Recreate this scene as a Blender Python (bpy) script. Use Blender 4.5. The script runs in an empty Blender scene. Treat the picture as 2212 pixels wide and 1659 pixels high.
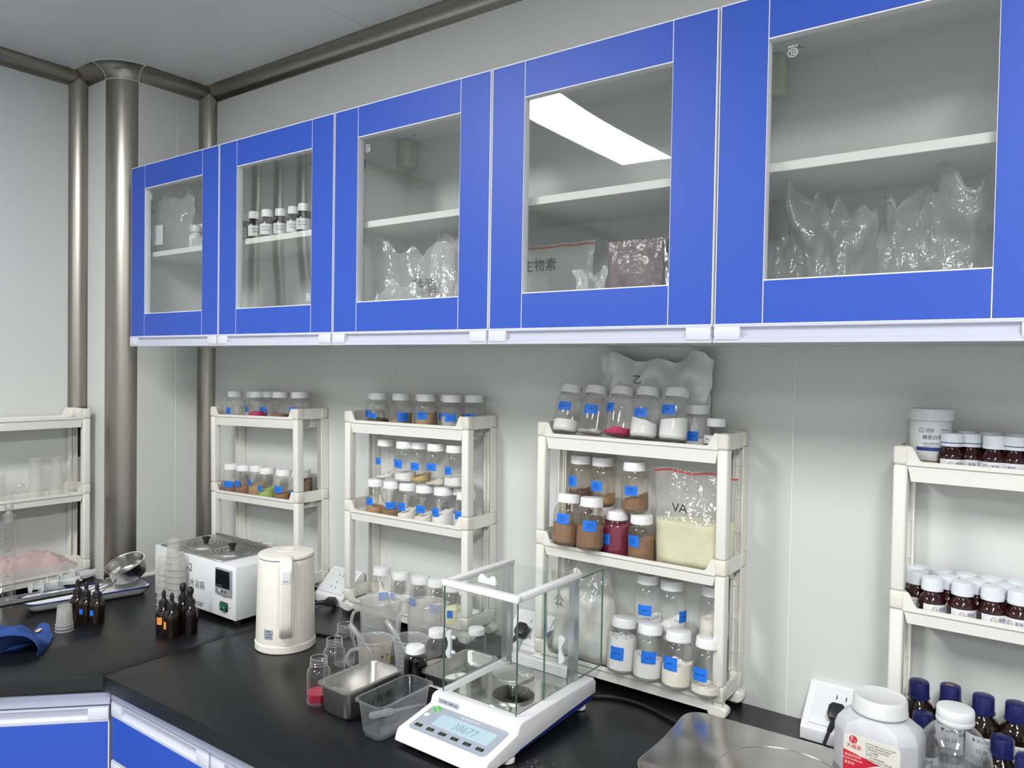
import bpy, bmesh, math, random
from mathutils import Vector, Matrix, noise
PI = math.pi
random.seed(7)
sc = bpy.context.scene
COL = sc.collection

# ------------------------------------------------------------------ camera
F_PX, CX, CY = 1633.15, 1106.0, 829.5
YAW, PITCH, ROLL = -0.6288, -0.0226, 0.0162
CAM = Vector((2.3698, -1.4854, 0.6616))
_f = Vector((math.sin(YAW)*math.cos(PITCH), math.cos(YAW)*math.cos(PITCH), math.sin(PITCH)))
_r0 = Vector((math.cos(YAW), -math.sin(YAW), 0)); _u0 = _r0.cross(_f)
_r = math.cos(ROLL)*_r0 + math.sin(ROLL)*_u0
_u = -math.sin(ROLL)*_r0 + math.cos(ROLL)*_u0
cd = bpy.data.cameras.new('camera'); cam = bpy.data.objects.new('camera', cd); COL.objects.link(cam)
cd.sensor_fit = 'HORIZONTAL'; cd.sensor_width = 36.0; cd.lens = F_PX*36.0/2212.0
cd.clip_start = 0.02; cd.clip_end = 60
cam.matrix_world = Matrix(((_r.x, _u.x, -_f.x, CAM.x), (_r.y, _u.y, -_f.y, CAM.y), (_r.z, _u.z, -_f.z, CAM.z), (0, 0, 0, 1)))
sc.camera = cam
# ------------------------------------------------------------------ light and exposure
wd = bpy.data.worlds.new('world'); sc.world = wd; wd.use_nodes = True
wd.node_tree.nodes['Background'].inputs[0].default_value = (0.9, 0.95, 1.0, 1)
wd.node_tree.nodes['Background'].inputs[1].default_value = 0.05
sc.view_settings.view_transform = 'Standard'; sc.view_settings.look = 'None'
sc.view_settings.exposure = 1.72; sc.view_settings.gamma = 1.0
sc.view_settings.use_curve_mapping = False
sc.cycles.max_bounces = 6; sc.cycles.transparent_max_bounces = 26
sc.cycles.diffuse_bounces = 3; sc.cycles.glossy_bounces = 3; sc.cycles.transmission_bounces = 6
sc.cycles.use_adaptive_sampling = True; sc.cycles.adaptive_threshold = 0.03; sc.cycles.adaptive_min_samples = 16
sc.cycles.use_light_tree = False
sc.cycles.sample_clamp_indirect = 6.0
sc.cycles.caustics_reflective = False; sc.cycles.caustics_refractive = False
LAMP_STRENGTH = 18.5
# ceiling light panels, (centre x, centre y)
LAMPS = [(0.885, -1.73), (2.75, -1.73), (2.75, -3.6)]

def pray(px, py):
    return _f + _r*((px-CX)/F_PX) - _u*((py-CY)/F_PX)
def at(px, py, ax, val):
    d = pray(px, py); t = (val-CAM[ax])/d[ax]; return CAM + d*t
def gx(px, py, v): return at(px, py, 0, v)
def gy(px, py, v): return at(px, py, 1, v)
def gz(px, py, v): return at(px, py, 2, v)
def zc(x): return -0.0145*max(0.0, 1.45-x)**2            # the worktop sags very slightly towards the column
def depth(p): return (Vector(p)-CAM).dot(_f)

# ------------------------------------------------------------------ materials
MATS = {}
def mat(name, col=(0.8, 0.8, 0.8), rough=0.5, metal=0.0, spec=0.5, bump=None, var=None, emit=None, coat=0.0, aniso=0.0):
    m = bpy.data.materials.new(name); m.use_nodes = True
    nt = m.node_tree; b = nt.nodes['Principled BSDF']
    b.inputs['Base Color'].default_value = (*col, 1); b.inputs['Roughness'].default_value = rough
    b.inputs['Metallic'].default_value = metal; b.inputs['Specular IOR Level'].default_value = spec
    b.inputs['Coat Weight'].default_value = coat
    tc = None
    if var or bump:
        tc = nt.nodes.new('ShaderNodeTexCoord')
    if var:                                           # (scale, amount, stretch vector)
        sca, amt, st = var
        mp = nt.nodes.new('ShaderNodeMapping'); mp.inputs['Scale'].default_value = st
        n = nt.nodes.new('ShaderNodeTexNoise'); n.inputs['Scale'].default_value = sca; n.inputs['Detail'].default_value = 5
        mx = nt.nodes.new('ShaderNodeMix'); mx.data_type = 'RGBA'; mx.blend_type = 'MULTIPLY'
        rp = nt.nodes.new('ShaderNodeMapRange'); rp.inputs[1].default_value = 0.3; rp.inputs[2].default_value = 0.7
        rp.inputs[3].default_value = 1-amt; rp.inputs[4].default_value = 1.0
        nt.links.new(tc.outputs['Object'], mp.inputs[0]); nt.links.new(mp.outputs[0], n.inputs['Vector'])
        nt.links.new(n.outputs[0], rp.inputs[0])
        mx.inputs[0].default_value = 1; mx.inputs[6].default_value = (*col, 1)
        nt.links.new(rp.outputs[0], mx.inputs[7]); nt.links.new(mx.outputs[2], b.inputs['Base Color'])
    if bump:
        sca, st = bump
        n = nt.nodes.new('ShaderNodeTexNoise'); n.inputs['Scale'].default_value = sca; n.inputs['Detail'].default_value = 3
        bp = nt.nodes.new('ShaderNodeBump'); bp.inputs['Strength'].default_value = st; bp.inputs['Distance'].default_value = 0.002
        nt.links.new(tc.outputs['Object'], n.inputs['Vector']); nt.links.new(n.outputs[0], bp.inputs['Height'])
        nt.links.new(bp.outputs[0], b.inputs['Normal'])
    if emit:
        b.inputs['Emission Color'].default_value = (*emit[0], 1); b.inputs['Emission Strength'].default_value = emit[1]
    MATS[name] = m
    return m
def clear(name, tint=(1, 1, 1), edge=(0.6, 0.62, 0.62), rough=0.03, body=0.0, bodycol=(0.9, 0.9, 0.9), refl=0.05, edgepow=3.0, wav=None, rim=0.0, trans=0.45):
    """thin clear sheet or wall: see-through, with a sheen that grows towards the grazing edge"""
    m = bpy.data.materials.new(name); m.use_nodes = True
    nt = m.node_tree; nt.nodes.clear(); L = nt.links.new
    out = nt.nodes.new('ShaderNodeOutputMaterial')
    lw = nt.nodes.new('ShaderNodeLayerWeight'); lw.inputs[0].default_value = 0.5
    pw = nt.nodes.new('ShaderNodeMath'); pw.operation = 'POWER'; pw.inputs[1].default_value = edgepow
    L(lw.outputs['Facing'], pw.inputs[0])
    cm = nt.nodes.new('ShaderNodeMix'); cm.data_type = 'RGBA'
    cm.inputs[6].default_value = (*tint, 1); cm.inputs[7].default_value = (*[t*e for t, e in zip(tint, edge)], 1)
    L(pw.outputs[0], cm.inputs[0])
    tr = nt.nodes.new('ShaderNodeBsdfTransparent'); L(cm.outputs[2], tr.inputs[0])
    cur = tr.outputs[0]
    if rim > 0:                                       # white painted in at glancing angles, standing in for light refracted by the wall
        rd = nt.nodes.new('ShaderNodeBsdfDiffuse'); rd.inputs[0].default_value = (0.9, 0.9, 0.9, 1)
        rt = nt.nodes.new('ShaderNodeBsdfTranslucent'); rt.inputs[0].default_value = (0.9, 0.9, 0.9, 1)
        ra = nt.nodes.new('ShaderNodeAddShader'); L(rd.outputs[0], ra.inputs[0]); L(rt.outputs[0], ra.inputs[1])
        rp = nt.nodes.new('ShaderNodeMath'); rp.operation = 'POWER'; rp.inputs[1].default_value = 3.0; L(lw.outputs['Facing'], rp.inputs[0])
        rm_ = nt.nodes.new('ShaderNodeMath'); rm_.operation = 'MULTIPLY'; rm_.inputs[1].default_value = rim; L(rp.outputs[0], rm_.inputs[0])
        rx = nt.nodes.new('ShaderNodeMixShader'); L(rm_.outputs[0], rx.inputs[0]); L(cur, rx.inputs[1]); L(ra.outputs[0], rx.inputs[2]); cur = rx.outputs[0]
    if body > 0:
        df = nt.nodes.new('ShaderNodeBsdfDiffuse'); df.inputs[0].default_value = (*bodycol, 1)
        tl = nt.nodes.new('ShaderNodeBsdfTranslucent'); tl.inputs[0].default_value = (*bodycol, 1)
        m1 = nt.nodes.new('ShaderNodeMixShader'); m1.inputs[0].default_value = trans; L(df.outputs[0], m1.inputs[1]); L(tl.outputs[0], m1.inputs[2])
        m2 = nt.nodes.new('ShaderNodeMixShader'); m2.inputs[0].default_value = body
        L(cur, m2.inputs[1]); L(m1.outputs[0], m2.inputs[2]); cur = m2.outputs[0]
    gl = nt.nodes.new('ShaderNodeBsdfGlossy'); gl.inputs['Roughness'].default_value = rough
    gl.inputs[0].default_value = (1, 1, 1, 1)
    if wav:
        tc = nt.nodes.new('ShaderNodeTexCoord'); n = nt.nodes.new('ShaderNodeTexNoise'); n.inputs['Scale'].default_value = wav[0]; n.inputs['Detail'].default_value = wav[2]
        bp = nt.nodes.new('ShaderNodeBump'); bp.inputs['Strength'].default_value = wav[1]; bp.inputs['Distance'].default_value = 0.01
        L(tc.outputs['Object'], n.inputs['Vector']); L(n.outputs[0], bp.inputs['Height']); L(bp.outputs[0], gl.inputs['Normal'])
    p5 = nt.nodes.new('ShaderNodeMath'); p5.operation = 'POWER'; p5.inputs[1].default_value = 5; L(lw.outputs['Facing'], p5.inputs[0])
    ma = nt.nodes.new('ShaderNodeMath'); ma.operation = 'MULTIPLY_ADD'; ma.inputs[1].default_value = 0.7; ma.inputs[2].default_value = refl
    L(p5.outputs[0], ma.inputs[0])
    ms = nt.nodes.new('ShaderNodeMixShader'); L(ma.outputs[0], ms.inputs[0]); L(cur, ms.inputs[1]); L(gl.outputs[0], ms.inputs[2])
    L(ms.outputs[0], out.inputs[0])
    MATS[name] = m
    return m

mat('wall', (0.71, 0.72, 0.705), 0.34, spec=0.35)
mat('ceiling', (0.74, 0.75, 0.76), 0.28, spec=0.45)
mat('sealant', (0.88, 0.89, 0.88), 0.6)
mat('white_bead', (0.82, 0.82, 0.8), 0.5)
mat('steel_trim', (0.36, 0.345, 0.305), 0.33, metal=1.0, var=(9, 0.10, (8, 8, 0.5)))
mat('floor', (0.50, 0.51, 0.52), 0.4)
mat('blue', (0.021, 0.082, 0.49), 0.46, spec=0.5, bump=(1400, 0.10))
mat('white_edge', (0.86, 0.87, 0.89), 0.5)
mat('carcass', (0.74, 0.75, 0.745), 0.5)
mat('shelf_white', (0.84, 0.85, 0.81), 0.5)
mat('handle_white', (0.58, 0.60, 0.70), 0.35)
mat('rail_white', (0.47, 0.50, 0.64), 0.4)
mat('counter', (0.0068, 0.0070, 0.0086), 0.33, spec=0.5, bump=(900, 0.05), var=(3, 0.3, (1, 1, 1)))
mat('counter_edge', (0.020, 0.019, 0.019), 0.55)
mat('cart', (0.86, 0.85, 0.79), 0.38)
mat('cart_joint', (0.83, 0.81, 0.71), 0.4)
mat('cap', (0.88, 0.88, 0.89), 0.35)
mat('cap_cool', (0.80, 0.84, 0.90), 0.35)
mat('blue_sticker', (0.012, 0.19, 0.83), 0.45)
mat('print_navy', (0.005, 0.03, 0.16), 0.6)
mat('print_black', (0.012, 0.012, 0.014), 0.6)
mat('print_white', (0.85, 0.85, 0.86), 0.6)
mat('paper', (0.80, 0.81, 0.83), 0.55)
mat('ivory_paper', (0.80, 0.78, 0.70), 0.55)
mat('red_print', (0.62, 0.016, 0.045), 0.5)
mat('navy_print', (0.02, 0.05, 0.22), 0.5)
mat('gold_print', (0.70, 0.40, 0.12), 0.5)
mat('white_plastic', (0.84, 0.84, 0.86), 0.32)
mat('white_enamel', (0.80, 0.81, 0.83), 0.25, coat=0.3)
mat('grey_plastic', (0.33, 0.34, 0.37), 0.4)
mat('dark_plastic', (0.015, 0.015, 0.017), 0.4)
mat('black_rubber', (0.012, 0.012, 0.013), 0.5)
mat('display_black', (0.006, 0.007, 0.008), 0.2)
mat('green_switch', (0.005, 0.12, 0.06), 0.3)
mat('kettle', (0.86, 0.83, 0.75), 0.32)
mat('kettle_dark', (0.12, 0.08, 0.05), 0.5)
mat('steel', (0.60, 0.59, 0.57), 0.22, metal=1.0)
mat('steel_dull', (0.58, 0.57, 0.55), 0.33, metal=1.0, var=(14, 0.22, (1, 6, 1)))
mat('steel_smudge', (0.58, 0.57, 0.545), 0.22, metal=1.0, var=(10, 0.22, (1, 1, 1)))
mat('steel_mirror', (0.55, 0.545, 0.52), 0.07, metal=1.0)
mat('aluminium', (0.62, 0.64, 0.66), 0.3, metal=1.0)
mat('balance_white', (0.82, 0.81, 0.83), 0.35)
mat('balance_blue', (0.008, 0.025, 0.22), 0.45)
mat('panel_grey', (0.36, 0.40, 0.47), 0.4)
mat('lcd', (0.42, 0.56, 0.62), 0.25, emit=((0.55, 0.78, 0.86), 0.02))
mat('lcd_digit', (0.25, 0.36, 0.42), 0.5)
mat('button', (0.008, 0.012, 0.008), 0.35)
mat('button_green', (0.10, 0.22, 0.07), 0.5)
mat('leaf_green', (0.10, 0.50, 0.06), 0.5)
mat('enamel_blue', (0.015, 0.02, 0.16), 0.25)
mat('towel', (0.025, 0.075, 0.30), 0.9, bump=(700, 0.9))
mat('tag', (0.75, 0.55, 0.35), 0.7)
mat('orange_sticker', (0.85, 0.33, 0.06), 0.5)
mat('amber', (0.014, 0.0065, 0.0035), 0.06, spec=0.6)
mat('maroon_glass', (0.030, 0.006, 0.008), 0.06, spec=0.6)
mat('black_glass', (0.008, 0.004, 0.004), 0.05, spec=0.6)
mat('navy_cap', (0.012, 0.016, 0.115), 0.3)
mat('black_liquid', (0.003, 0.003, 0.003), 0.05)
mat('pink_liquid', (0.42, 0.010, 0.05), 0.08)
mat('bracket', (0.62, 0.64, 0.48), 0.5)
mat('silver_foil', (0.75, 0.76, 0.78), 0.22, metal=1.0)
mat('diffuser', (0.9, 0.9, 0.9), 0.5, emit=((0.99, 0.995, 0.985), LAMP_STRENGTH))
mat('lamp_frame', (0.85, 0.85, 0.85), 0.4)
mat('red_zip', (0.6, 0.05, 0.04), 0.5)
mat('oil_yellow', (0.75, 0.60, 0.02), 0.4)
mat('residue_brown', (0.06, 0.018, 0.01), 0.6)
for n, c in dict(white=(0.90, 0.90, 0.89), cream=(0.86, 0.82, 0.73), ivory=(0.88, 0.86, 0.76), yellow=(0.94, 0.91, 0.58), brown=(0.30, 0.17, 0.095),
                 tan=(0.46, 0.29, 0.15), darkbrown=(0.14, 0.085, 0.05), pink=(0.55, 0.03, 0.13), dustypink=(0.42, 0.095, 0.17), green=(0.38, 0.50, 0.15),
                 mustard=(0.60, 0.43, 0.17), grey=(0.5, 0.47, 0.45), palepink=(0.80, 0.52, 0.52)).items():
    mat('powder_'+n, c, 0.9, bump=(500, 0.5))
clear('pane', tint=(0.965, 0.975, 0.97), edge=(0.85, 0.88, 0.87), rough=0.012, refl=0.075, wav=(3.5, 0.22, 0))
clear('balance_glass', tint=(0.985, 0.992, 0.988), edge=(0.85, 0.9, 0.88), rough=0.02, refl=0.03)
mat('glass_edge', (0.07, 0.16, 0.135), 0.2)
clear('pet', tint=(0.985, 0.985, 0.98), edge=(0.62, 0.62, 0.61), rough=0.05, refl=0.04, edgepow=4, rim=0.10)
clear('glassware', tint=(0.975, 0.98, 0.975), edge=(0.6, 0.62, 0.62), rough=0.03, refl=0.05, edgepow=3, rim=0.30)
clear('glass_rim', tint=(0.95, 0.95, 0.95), edge=(0.8, 0.8, 0.8), rough=0.04, refl=0.14, body=0.10, bodycol=(0.9, 0.9, 0.9), rim=0.5)
clear('pink_stained', tint=(0.75, 0.42, 0.52), edge=(0.5, 0.4, 0.4), rough=0.06, refl=0.06, body=0.35, bodycol=(0.42, 0.10, 0.18))
clear('brown_haze', tint=(0.94, 0.915, 0.87), edge=(0.6, 0.58, 0.54), rough=0.06, refl=0.045, body=0.08, bodycol=(0.62, 0.54, 0.44), edgepow=4, rim=0.08)
clear('clear_shell', tint=(0.97, 0.97, 0.975), edge=(0.75, 0.75, 0.76), rough=0.05, refl=0.06, body=0.04, bodycol=(0.85, 0.85, 0.9), rim=0.55)
mat('grip', (0.68, 0.70, 0.78), 0.35)
clear('frosted', tint=(0.95, 0.95, 0.95), edge=(0.8, 0.8, 0.82), rough=0.18, refl=0.04, body=0.28, bodycol=(0.88, 0.89, 0.92), rim=0.28)
clear('frosted_thin', tint=(0.93, 0.93, 0.93), edge=(0.6, 0.6, 0.6), rough=0.15, refl=0.06, body=0.12, bodycol=(0.8, 0.8, 0.8))
clear('cup_plastic', tint=(0.96, 0.96, 0.945), edge=(0.8, 0.8, 0.78), rough=0.15, refl=0.03, body=0.25, bodycol=(0.93, 0.92, 0.89), rim=0.25)
clear('tub_plastic', tint=(0.95, 0.955, 0.965), edge=(0.8, 0.8, 0.82), rough=0.08, refl=0.05, body=0.05, bodycol=(0.66, 0.68, 0.74), rim=0.35)
clear('bag_film', tint=(0.93, 0.93, 0.93), edge=(0.7, 0.7, 0.7), rough=0.16, refl=0.07, body=0.22, bodycol=(0.92, 0.92, 0.93), wav=(60, 0.5, 2), rim=0.3)
clear('bag_milky', tint=(0.85, 0.85, 0.85), edge=(0.7, 0.7, 0.7), rough=0.25, refl=0.05, body=0.52, bodycol=(0.92, 0.92, 0.92), trans=0.2, wav=(50, 0.5, 2), rim=0.2)
clear('bag_white', tint=(0.9, 0.9, 0.9), edge=(0.85, 0.85, 0.85), rough=0.25, refl=0.05, body=0.85, bodycol=(0.95, 0.95, 0.95), trans=0.12, wav=(50, 0.5, 2), rim=0.2)
clear('syringe_plastic', tint=(0.95, 0.95, 0.95), edge=(0.85, 0.85, 0.85), rough=0.15, refl=0.05, body=0.5, trans=0.25, bodycol=(0.93, 0.94, 0.95), rim=0.3)
clear('bag_pink', tint=(0.85, 0.80, 0.82), edge=(0.7, 0.7, 0.7), rough=0.25, refl=0.05, body=0.5, bodycol=(0.62, 0.50, 0.53), wav=(50, 0.4, 2))
clear('film_pink', tint=(0.97, 0.90, 0.89), edge=(0.9, 0.85, 0.85), rough=0.25, refl=0.05, body=0.85, trans=0.25, bodycol=(0.95, 0.71, 0.68), wav=(40, 0.5, 2), rim=0.3)

# ------------------------------------------------------------------ geometry helpers: a shape is (verts, faces)
def box(x0, x1, y0, y1, z0, z1):
    v = [(x0, y0, z0), (x1, y0, z0), (x1, y1, z0), (x0, y1, z0), (x0, y0, z1), (x1, y0, z1), (x1, y1, z1), (x0, y1, z1)]
    return v, [(0, 3, 2, 1), (4, 5, 6, 7), (0, 1, 5, 4), (1, 2, 6, 5), (2, 3, 7, 6), (3, 0, 4, 7)]
def cat(*gs):
    V, Fs = [], []
    for v, f in gs:
        o = len(V); V += list(v); Fs += [tuple(i+o for i in q) for q in f]
    return V, Fs
def xf(g, M):
    return [tuple(M @ Vector(p)) for p in g[0]], g[1]
def mv(g, x=0, y=0, z=0): return [(a+x, b+y, c+z) for a, b, c in g[0]], g[1]
def bev(g, w, seg=2, ang=30):
    bm = bmesh.new(); vs = [bm.verts.new(p) for p in g[0]]
    for q in g[1]: bm.faces.new([vs[i] for i in q])
    bmesh.ops.recalc_face_normals(bm, faces=bm.faces)
    es = [e for e in bm.edges if len(e.link_faces) == 2 and e.calc_face_angle(0) > math.radians(ang)]
    bmesh.ops.bevel(bm, geom=es, offset=w, segments=seg, profile=0.5, affect='EDGES')
    bm.verts.index_update()
    out = [tuple(v.co) for v in bm.verts], [tuple(v.index for v in q.verts) for q in bm.faces]
    bm.free(); return out
def rbox(x0, x1, y0, y1, z0, z1, b=0.003, seg=2): return bev(box(x0, x1, y0, y1, z0, z1), b, seg)
def lathe(prof, n=32, close=False):
    """prof: (radius, z) from bottom to top; radius 0 closes"""
    V, Fs, rings = [], [], []
    for r, z in prof:
        if r <= 1e-6: V.append((0, 0, z)); rings.append([len(V)-1])
        else:
            k = len(V); V += [(r*math.cos(2*PI*i/n), r*math.sin(2*PI*i/n), z) for i in range(n)]; rings.append(list(range(k, k+n)))
    for a, b in zip(rings, rings[1:]):
        for i in range(n):
            j = (i+1) % n
            if len(a) == 1 and len(b) == 1: continue
            if len(a) == 1: Fs.append((a[0], b[j], b[i]))
            elif len(b) == 1: Fs.append((a[i], a[j], b[0]))
            else: Fs.append((a[i], a[j], b[j], b[i]))
    return V, Fs
def prism(poly, h0, h1, axis='z'):
    n = len(poly)
    def P(a, b, h):
        return {'z': (a, b, h), 'y': (a, h, b), 'x': (h, a, b)}[axis]
    V = [P(a, b, h0) for a, b in poly] + [P(a, b, h1) for a, b in poly]
    return V, [tuple(range(n-1, -1, -1)), tuple(range(n, 2*n))] + [(i, (i+1) % n, n+(i+1) % n, n+i) for i in range(n)]
def loft(rings, caps=True):
    """rings of equal length joined one after another"""
    V, Fs = [], []; n = len(rings[0])
    for r in rings: V += list(r)
    for k in range(len(rings)-1):
        for i in range(n):
            j = (i+1) % n; Fs.append((k*n+i, k*n+j, (k+1)*n+j, (k+1)*n+i))
    if caps:
        Fs.append(tuple(range(n-1, -1, -1))); Fs.append(tuple(range((len(rings)-1)*n, len(rings)*n)))
    return V, Fs
def rrect(w, d, r, z, cx=0, cy=0, n=5):
    out = []
    for sx, sy, a0 in ((1, 1, 0), (-1, 1, PI/2), (-1, -1, PI), (1, -1, 1.5*PI)):
        for i in range(n+1):
            a = a0+PI/2*i/n
            out.append((cx+sx*(w/2-r)+r*math.cos(a), cy+sy*(d/2-r)+r*math.sin(a), z))
    return out
def tube(path, r, n=8, caps=True):
    path = [Vector(p) for p in path]; rings = []; up = Vector((0, 0, 1)); prev = None
    for i, p in enumerate(path):
        t = (path[min(i+1, len(path)-1)]-path[max(i-1, 0)]).normalized()
        if prev is None:
            a = t.cross(up)
            if a.length < 0.05: a = t.cross(Vector((1, 0, 0)))
        else: a = prev - t*prev.dot(t)
        a.normalize(); prev = a; b = t.cross(a)
        rr = r[i] if isinstance(r, (list, tuple)) else r
        rings.append([tuple(p+a*rr*math.cos(2*PI*k/n)+b*rr*math.sin(2*PI*k/n)) for k in range(n)])
    return loft(rings, caps)
def bez(pts, n=8):
    """smooth path through points"""
    P = [Vector(p) for p in pts]; out = []
    for i in range(len(P)-1):
        p0, p1, p2, p3 = P[max(i-1, 0)], P[i], P[i+1], P[min(i+2, len(P)-1)]
        for k in range(n):
            t = k/n
            out.append(0.5*((2*p1)+(p2-p0)*t+(2*p0-5*p1+4*p2-p3)*t*t+(3*p1-p0-3*p2+p3)*t**3))
    return out+[P[-1]]
_txt = {}
def text(s, h, align='c', stretch=1.0):
    """flat lettering in the xy plane, height of a full character = h, centred (or from its first letter)"""
    if s not in _txt:
        c = bpy.data.curves.new('lettering', 'FONT'); c.body = s; c.resolution_u = 2
        o = bpy.data.objects.new('lettering', c); m = o.to_mesh()
        V = [tuple(v.co) for v in m.vertices]; Fs = [tuple(p.vertices) for p in m.polygons]
        o.to_mesh_clear(); bpy.data.objects.remove(o); bpy.data.curves.remove(c)
        _txt[s] = (V, Fs)
    V, Fs = _txt[s]
    if not V: return V, Fs
    x0 = min(v[0] for v in V); x1 = max(v[0] for v in V); y0 = min(v[1] for v in V); y1 = max(v[1] for v in V)
    k = h/(y1-y0); ox = (x0+x1)/2 if align == 'c' else x0
    return [((v[0]-ox)*k*stretch, (v[1]-(y0+y1)/2)*k, 0) for v in V], Fs
def wrap(g, r, z0, a0):
    return [(r*math.cos(a0+u/r), r*math.sin(a0+u/r), z0+v) for u, v, _ in g[0]], g[1]
def patch(w, h, nu=8, nv=1, rc=0.0):
    V = [(-w/2+w*i/nu, -h/2+h*j/nv, 0) for j in range(nv+1) for i in range(nu+1)]
    return V, [(j*(nu+1)+i, j*(nu+1)+i+1, (j+1)*(nu+1)+i+1, (j+1)*(nu+1)+i) for j in range(nv) for i in range(nu)]
def flip(g): return g[0], [tuple(reversed(q)) for q in g[1]]
def ME(g, smooth=True, ang=38):
    me = bpy.data.meshes.new('shape'); me.from_pydata([tuple(p) for p in g[0]], [], [tuple(q) for q in g[1]]); me.validate()
    if smooth:
        me.shade_smooth()
        me.set_sharp_from_angle(angle=math.radians(ang))
    return me
def obj(name, g, m=None, parent=None, loc=None, rot=None, smooth=True, ang=38, label=None):
    me = g if isinstance(g, bpy.types.Mesh) else ME(g, smooth, ang)
    o = bpy.data.objects.new(name, me); COL.objects.link(o)
    if m is not None:
        if not me.materials: me.materials.append(MATS[m])
        elif me.materials[0] != MATS[m]:
            o.material_slots[0].link = 'OBJECT'; o.material_slots[0].material = MATS[m]
    if parent: o.parent = parent
    if loc is not None: o.location = loc
    if rot is not None: o.rotation_euler = rot
    if label: o['label'] = label
    return o
def tag(o, label, category, group=None, kind=None):
    o['label'] = label; o['category'] = category
    if group: o['group'] = group
    if kind: o['kind'] = kind
    return o
def thing(name, label, category, loc=(0, 0, 0), rot=(0, 0, 0), group=None):
    o = bpy.data.objects.new(name, None); COL.objects.link(o); o.empty_display_size = 0.02
    o.location = loc; o.rotation_euler = rot
    return tag(o, label, category, group)
def struct(name, g, m, parent=None, **k):
    o = obj(name, g, m, parent, **k)
    if not parent: o['kind'] = 'structure'
    return o
def face_cam(x, y): return math.atan2(CAM.y-y, CAM.x-x)
def nz(p, s=1.0, seed=0.0): return noise.noise(Vector((p[0]*s+seed, p[1]*s+seed*1.7, p[2]*s-seed)))

# ================================================================== THE ROOM
CE = 1.5803; RC = 0.042; XL = -0.2235; YS = -0.315; RB = 0.068; YC = YS+RB
XR, YF, ZF = 4.4, -4.6, -0.86
# back wall in panels with open joints
wb = struct('wall_back', box(-0.05, XR, 0.0008, 0.06, ZF, CE+0.05), 'sealant', smooth=False)
for a, b in ((-0.04, 0.8799), (0.8821, 1.9549), (1.9571, 3.0302), (3.0318, XR)):
    obj('panel', rbox(a, b, 0.0, 0.0125, ZF, CE+0.02, 0.0005, 1), 'wall', wb, smooth=False)
# boxed-out column, face towards the cabinets in two panels
wc = struct('wall_column', cat(box(XL-0.02, -0.040, -0.285, 0.02, ZF, CE+0.02), box(-0.041, -0.0008, YC+0.006, 0.02, ZF, CE+0.01)), 'sealant', smooth=False)
for a, b in ((YC, -0.1205), (-0.1190, 0.0)):
    obj('panel', rbox(-0.0125, 0.0, a, b, ZF, CE+0.01, 0.0008, 1), 'wall', wc, smooth=False)
obj('panel', box(XL, -RB, YS, YS+0.012, ZF, CE+0.01), 'wall', wc, smooth=False)
struct('wall_left', box(XL-0.05, XL, YF, YS+0.02, ZF, CE+0.05), 'wall', smooth=False)
struct('wall_right', box(XR, XR+0.05, YF, 0.05, ZF, CE+0.05), 'wall', smooth=False)
struct('wall_front', box(XL-0.05, XR+0.05, YF-0.05, YF, ZF, CE+0.05), 'wall', smooth=False)
struct('floor', box(XL-0.05, XR+0.05, YF-0.05, 0.05, ZF-0.05, ZF), 'floor', smooth=False)
ce = struct('ceiling', box(XL-0.05, XR+0.05, YF-0.05, 0.05, CE+0.012, CE+0.06), 'sealant', smooth=False)
for a, b in ((XL, 0.8125), (0.814, 1.90), (1.9015, 2.98), (2.9815, XR)):
    obj('panel', rbox(a, b, YF, 0.0, CE, CE+0.0125, 0.0008, 1), 'ceiling', ce, smooth=False)

# steel coves: concave quarter-round between walls and ceiling
def cove(stations, n=8):
    """stations: (x, y, nx, ny) foot of the wall and inward direction (already scaled at mitres)"""
    rings = []
    for x, y, nx, ny in stations:
        ring = []
        for i in range(n+1):
            t = PI/2*i/n; d = RC-RC*math.cos(t); h = -RC+RC*math.sin(t)
            ring.append((x+nx*d, y+ny*d, CE+h))
        ring.append((x-nx*0.004, y-ny*0.004, CE+0.004))
        rings.append(ring)
    return loft(rings, True)
struct('trim_1', cove([(XR, 0, 0, -1), (2.6, 0, 0, -1), (0, 0, 1, -1)]), 'steel_trim', ang=50)
struct('trim_2', cove([(0, 0, 1, -1), (0, YC, 1, 0)]), 'steel_trim', ang=50)
arc = [(-RB+RB*math.cos(-PI/2*i/10), YC+RB*math.sin(-PI/2*i/10), math.cos(-PI/2*i/10), math.sin(-PI/2*i/10)) for i in range(11)]
capo = struct('trim_3', cove(arc), 'steel_trim', ang=50)
for k in (0, 10):                                         # white sealant beads where the cap piece meets its neighbours
    x, y, nx, ny = arc[k]
    path = [(x+nx*(RC-RC*math.cos(t)+0.0006), y+ny*(RC-RC*math.cos(t)+0.0006), CE-RC+RC*math.sin(t)-0.0006) for t in [PI/2*i/8 for i in range(9)]]
    obj('sealant_bead', tube(path, 0.0013, 6), 'white_bead', capo)
obj('sealant_bead', tube([(x+nx*0.0008, y+ny*0.0008, CE-RC) for x, y, nx, ny in arc], 0.0013, 6), 'white_bead', capo)
obj('sealant_bead', tube([(x+nx*RC, y+ny*RC, CE-0.0008) for x, y, nx, ny in arc], 0.0012, 6), 'white_bead', capo)
struct('trim_4', cove([(-RB, YS, 0, -1), (XL, YS, 1, -1)]), 'steel_trim', ang=50)
struct('trim_5', cove([(XL, YS, 1, -1), (XL, YF, 1, 0)]), 'steel_trim', ang=50)
def vcove(x, y, z0, z1):                                   # upright concave cove in an inner corner (walls to -x and +y)
    ring = [(x+RC-RC*math.cos(t), y-RC+RC*math.sin(t)) for t in [PI/2*i/10 for i in range(11)]] + [(x-0.004, y+0.004)]
    return prism(ring, z0, z1)
struct('trim_6', vcove(0, 0, -0.05, CE), 'steel_trim', ang=30)
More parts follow.
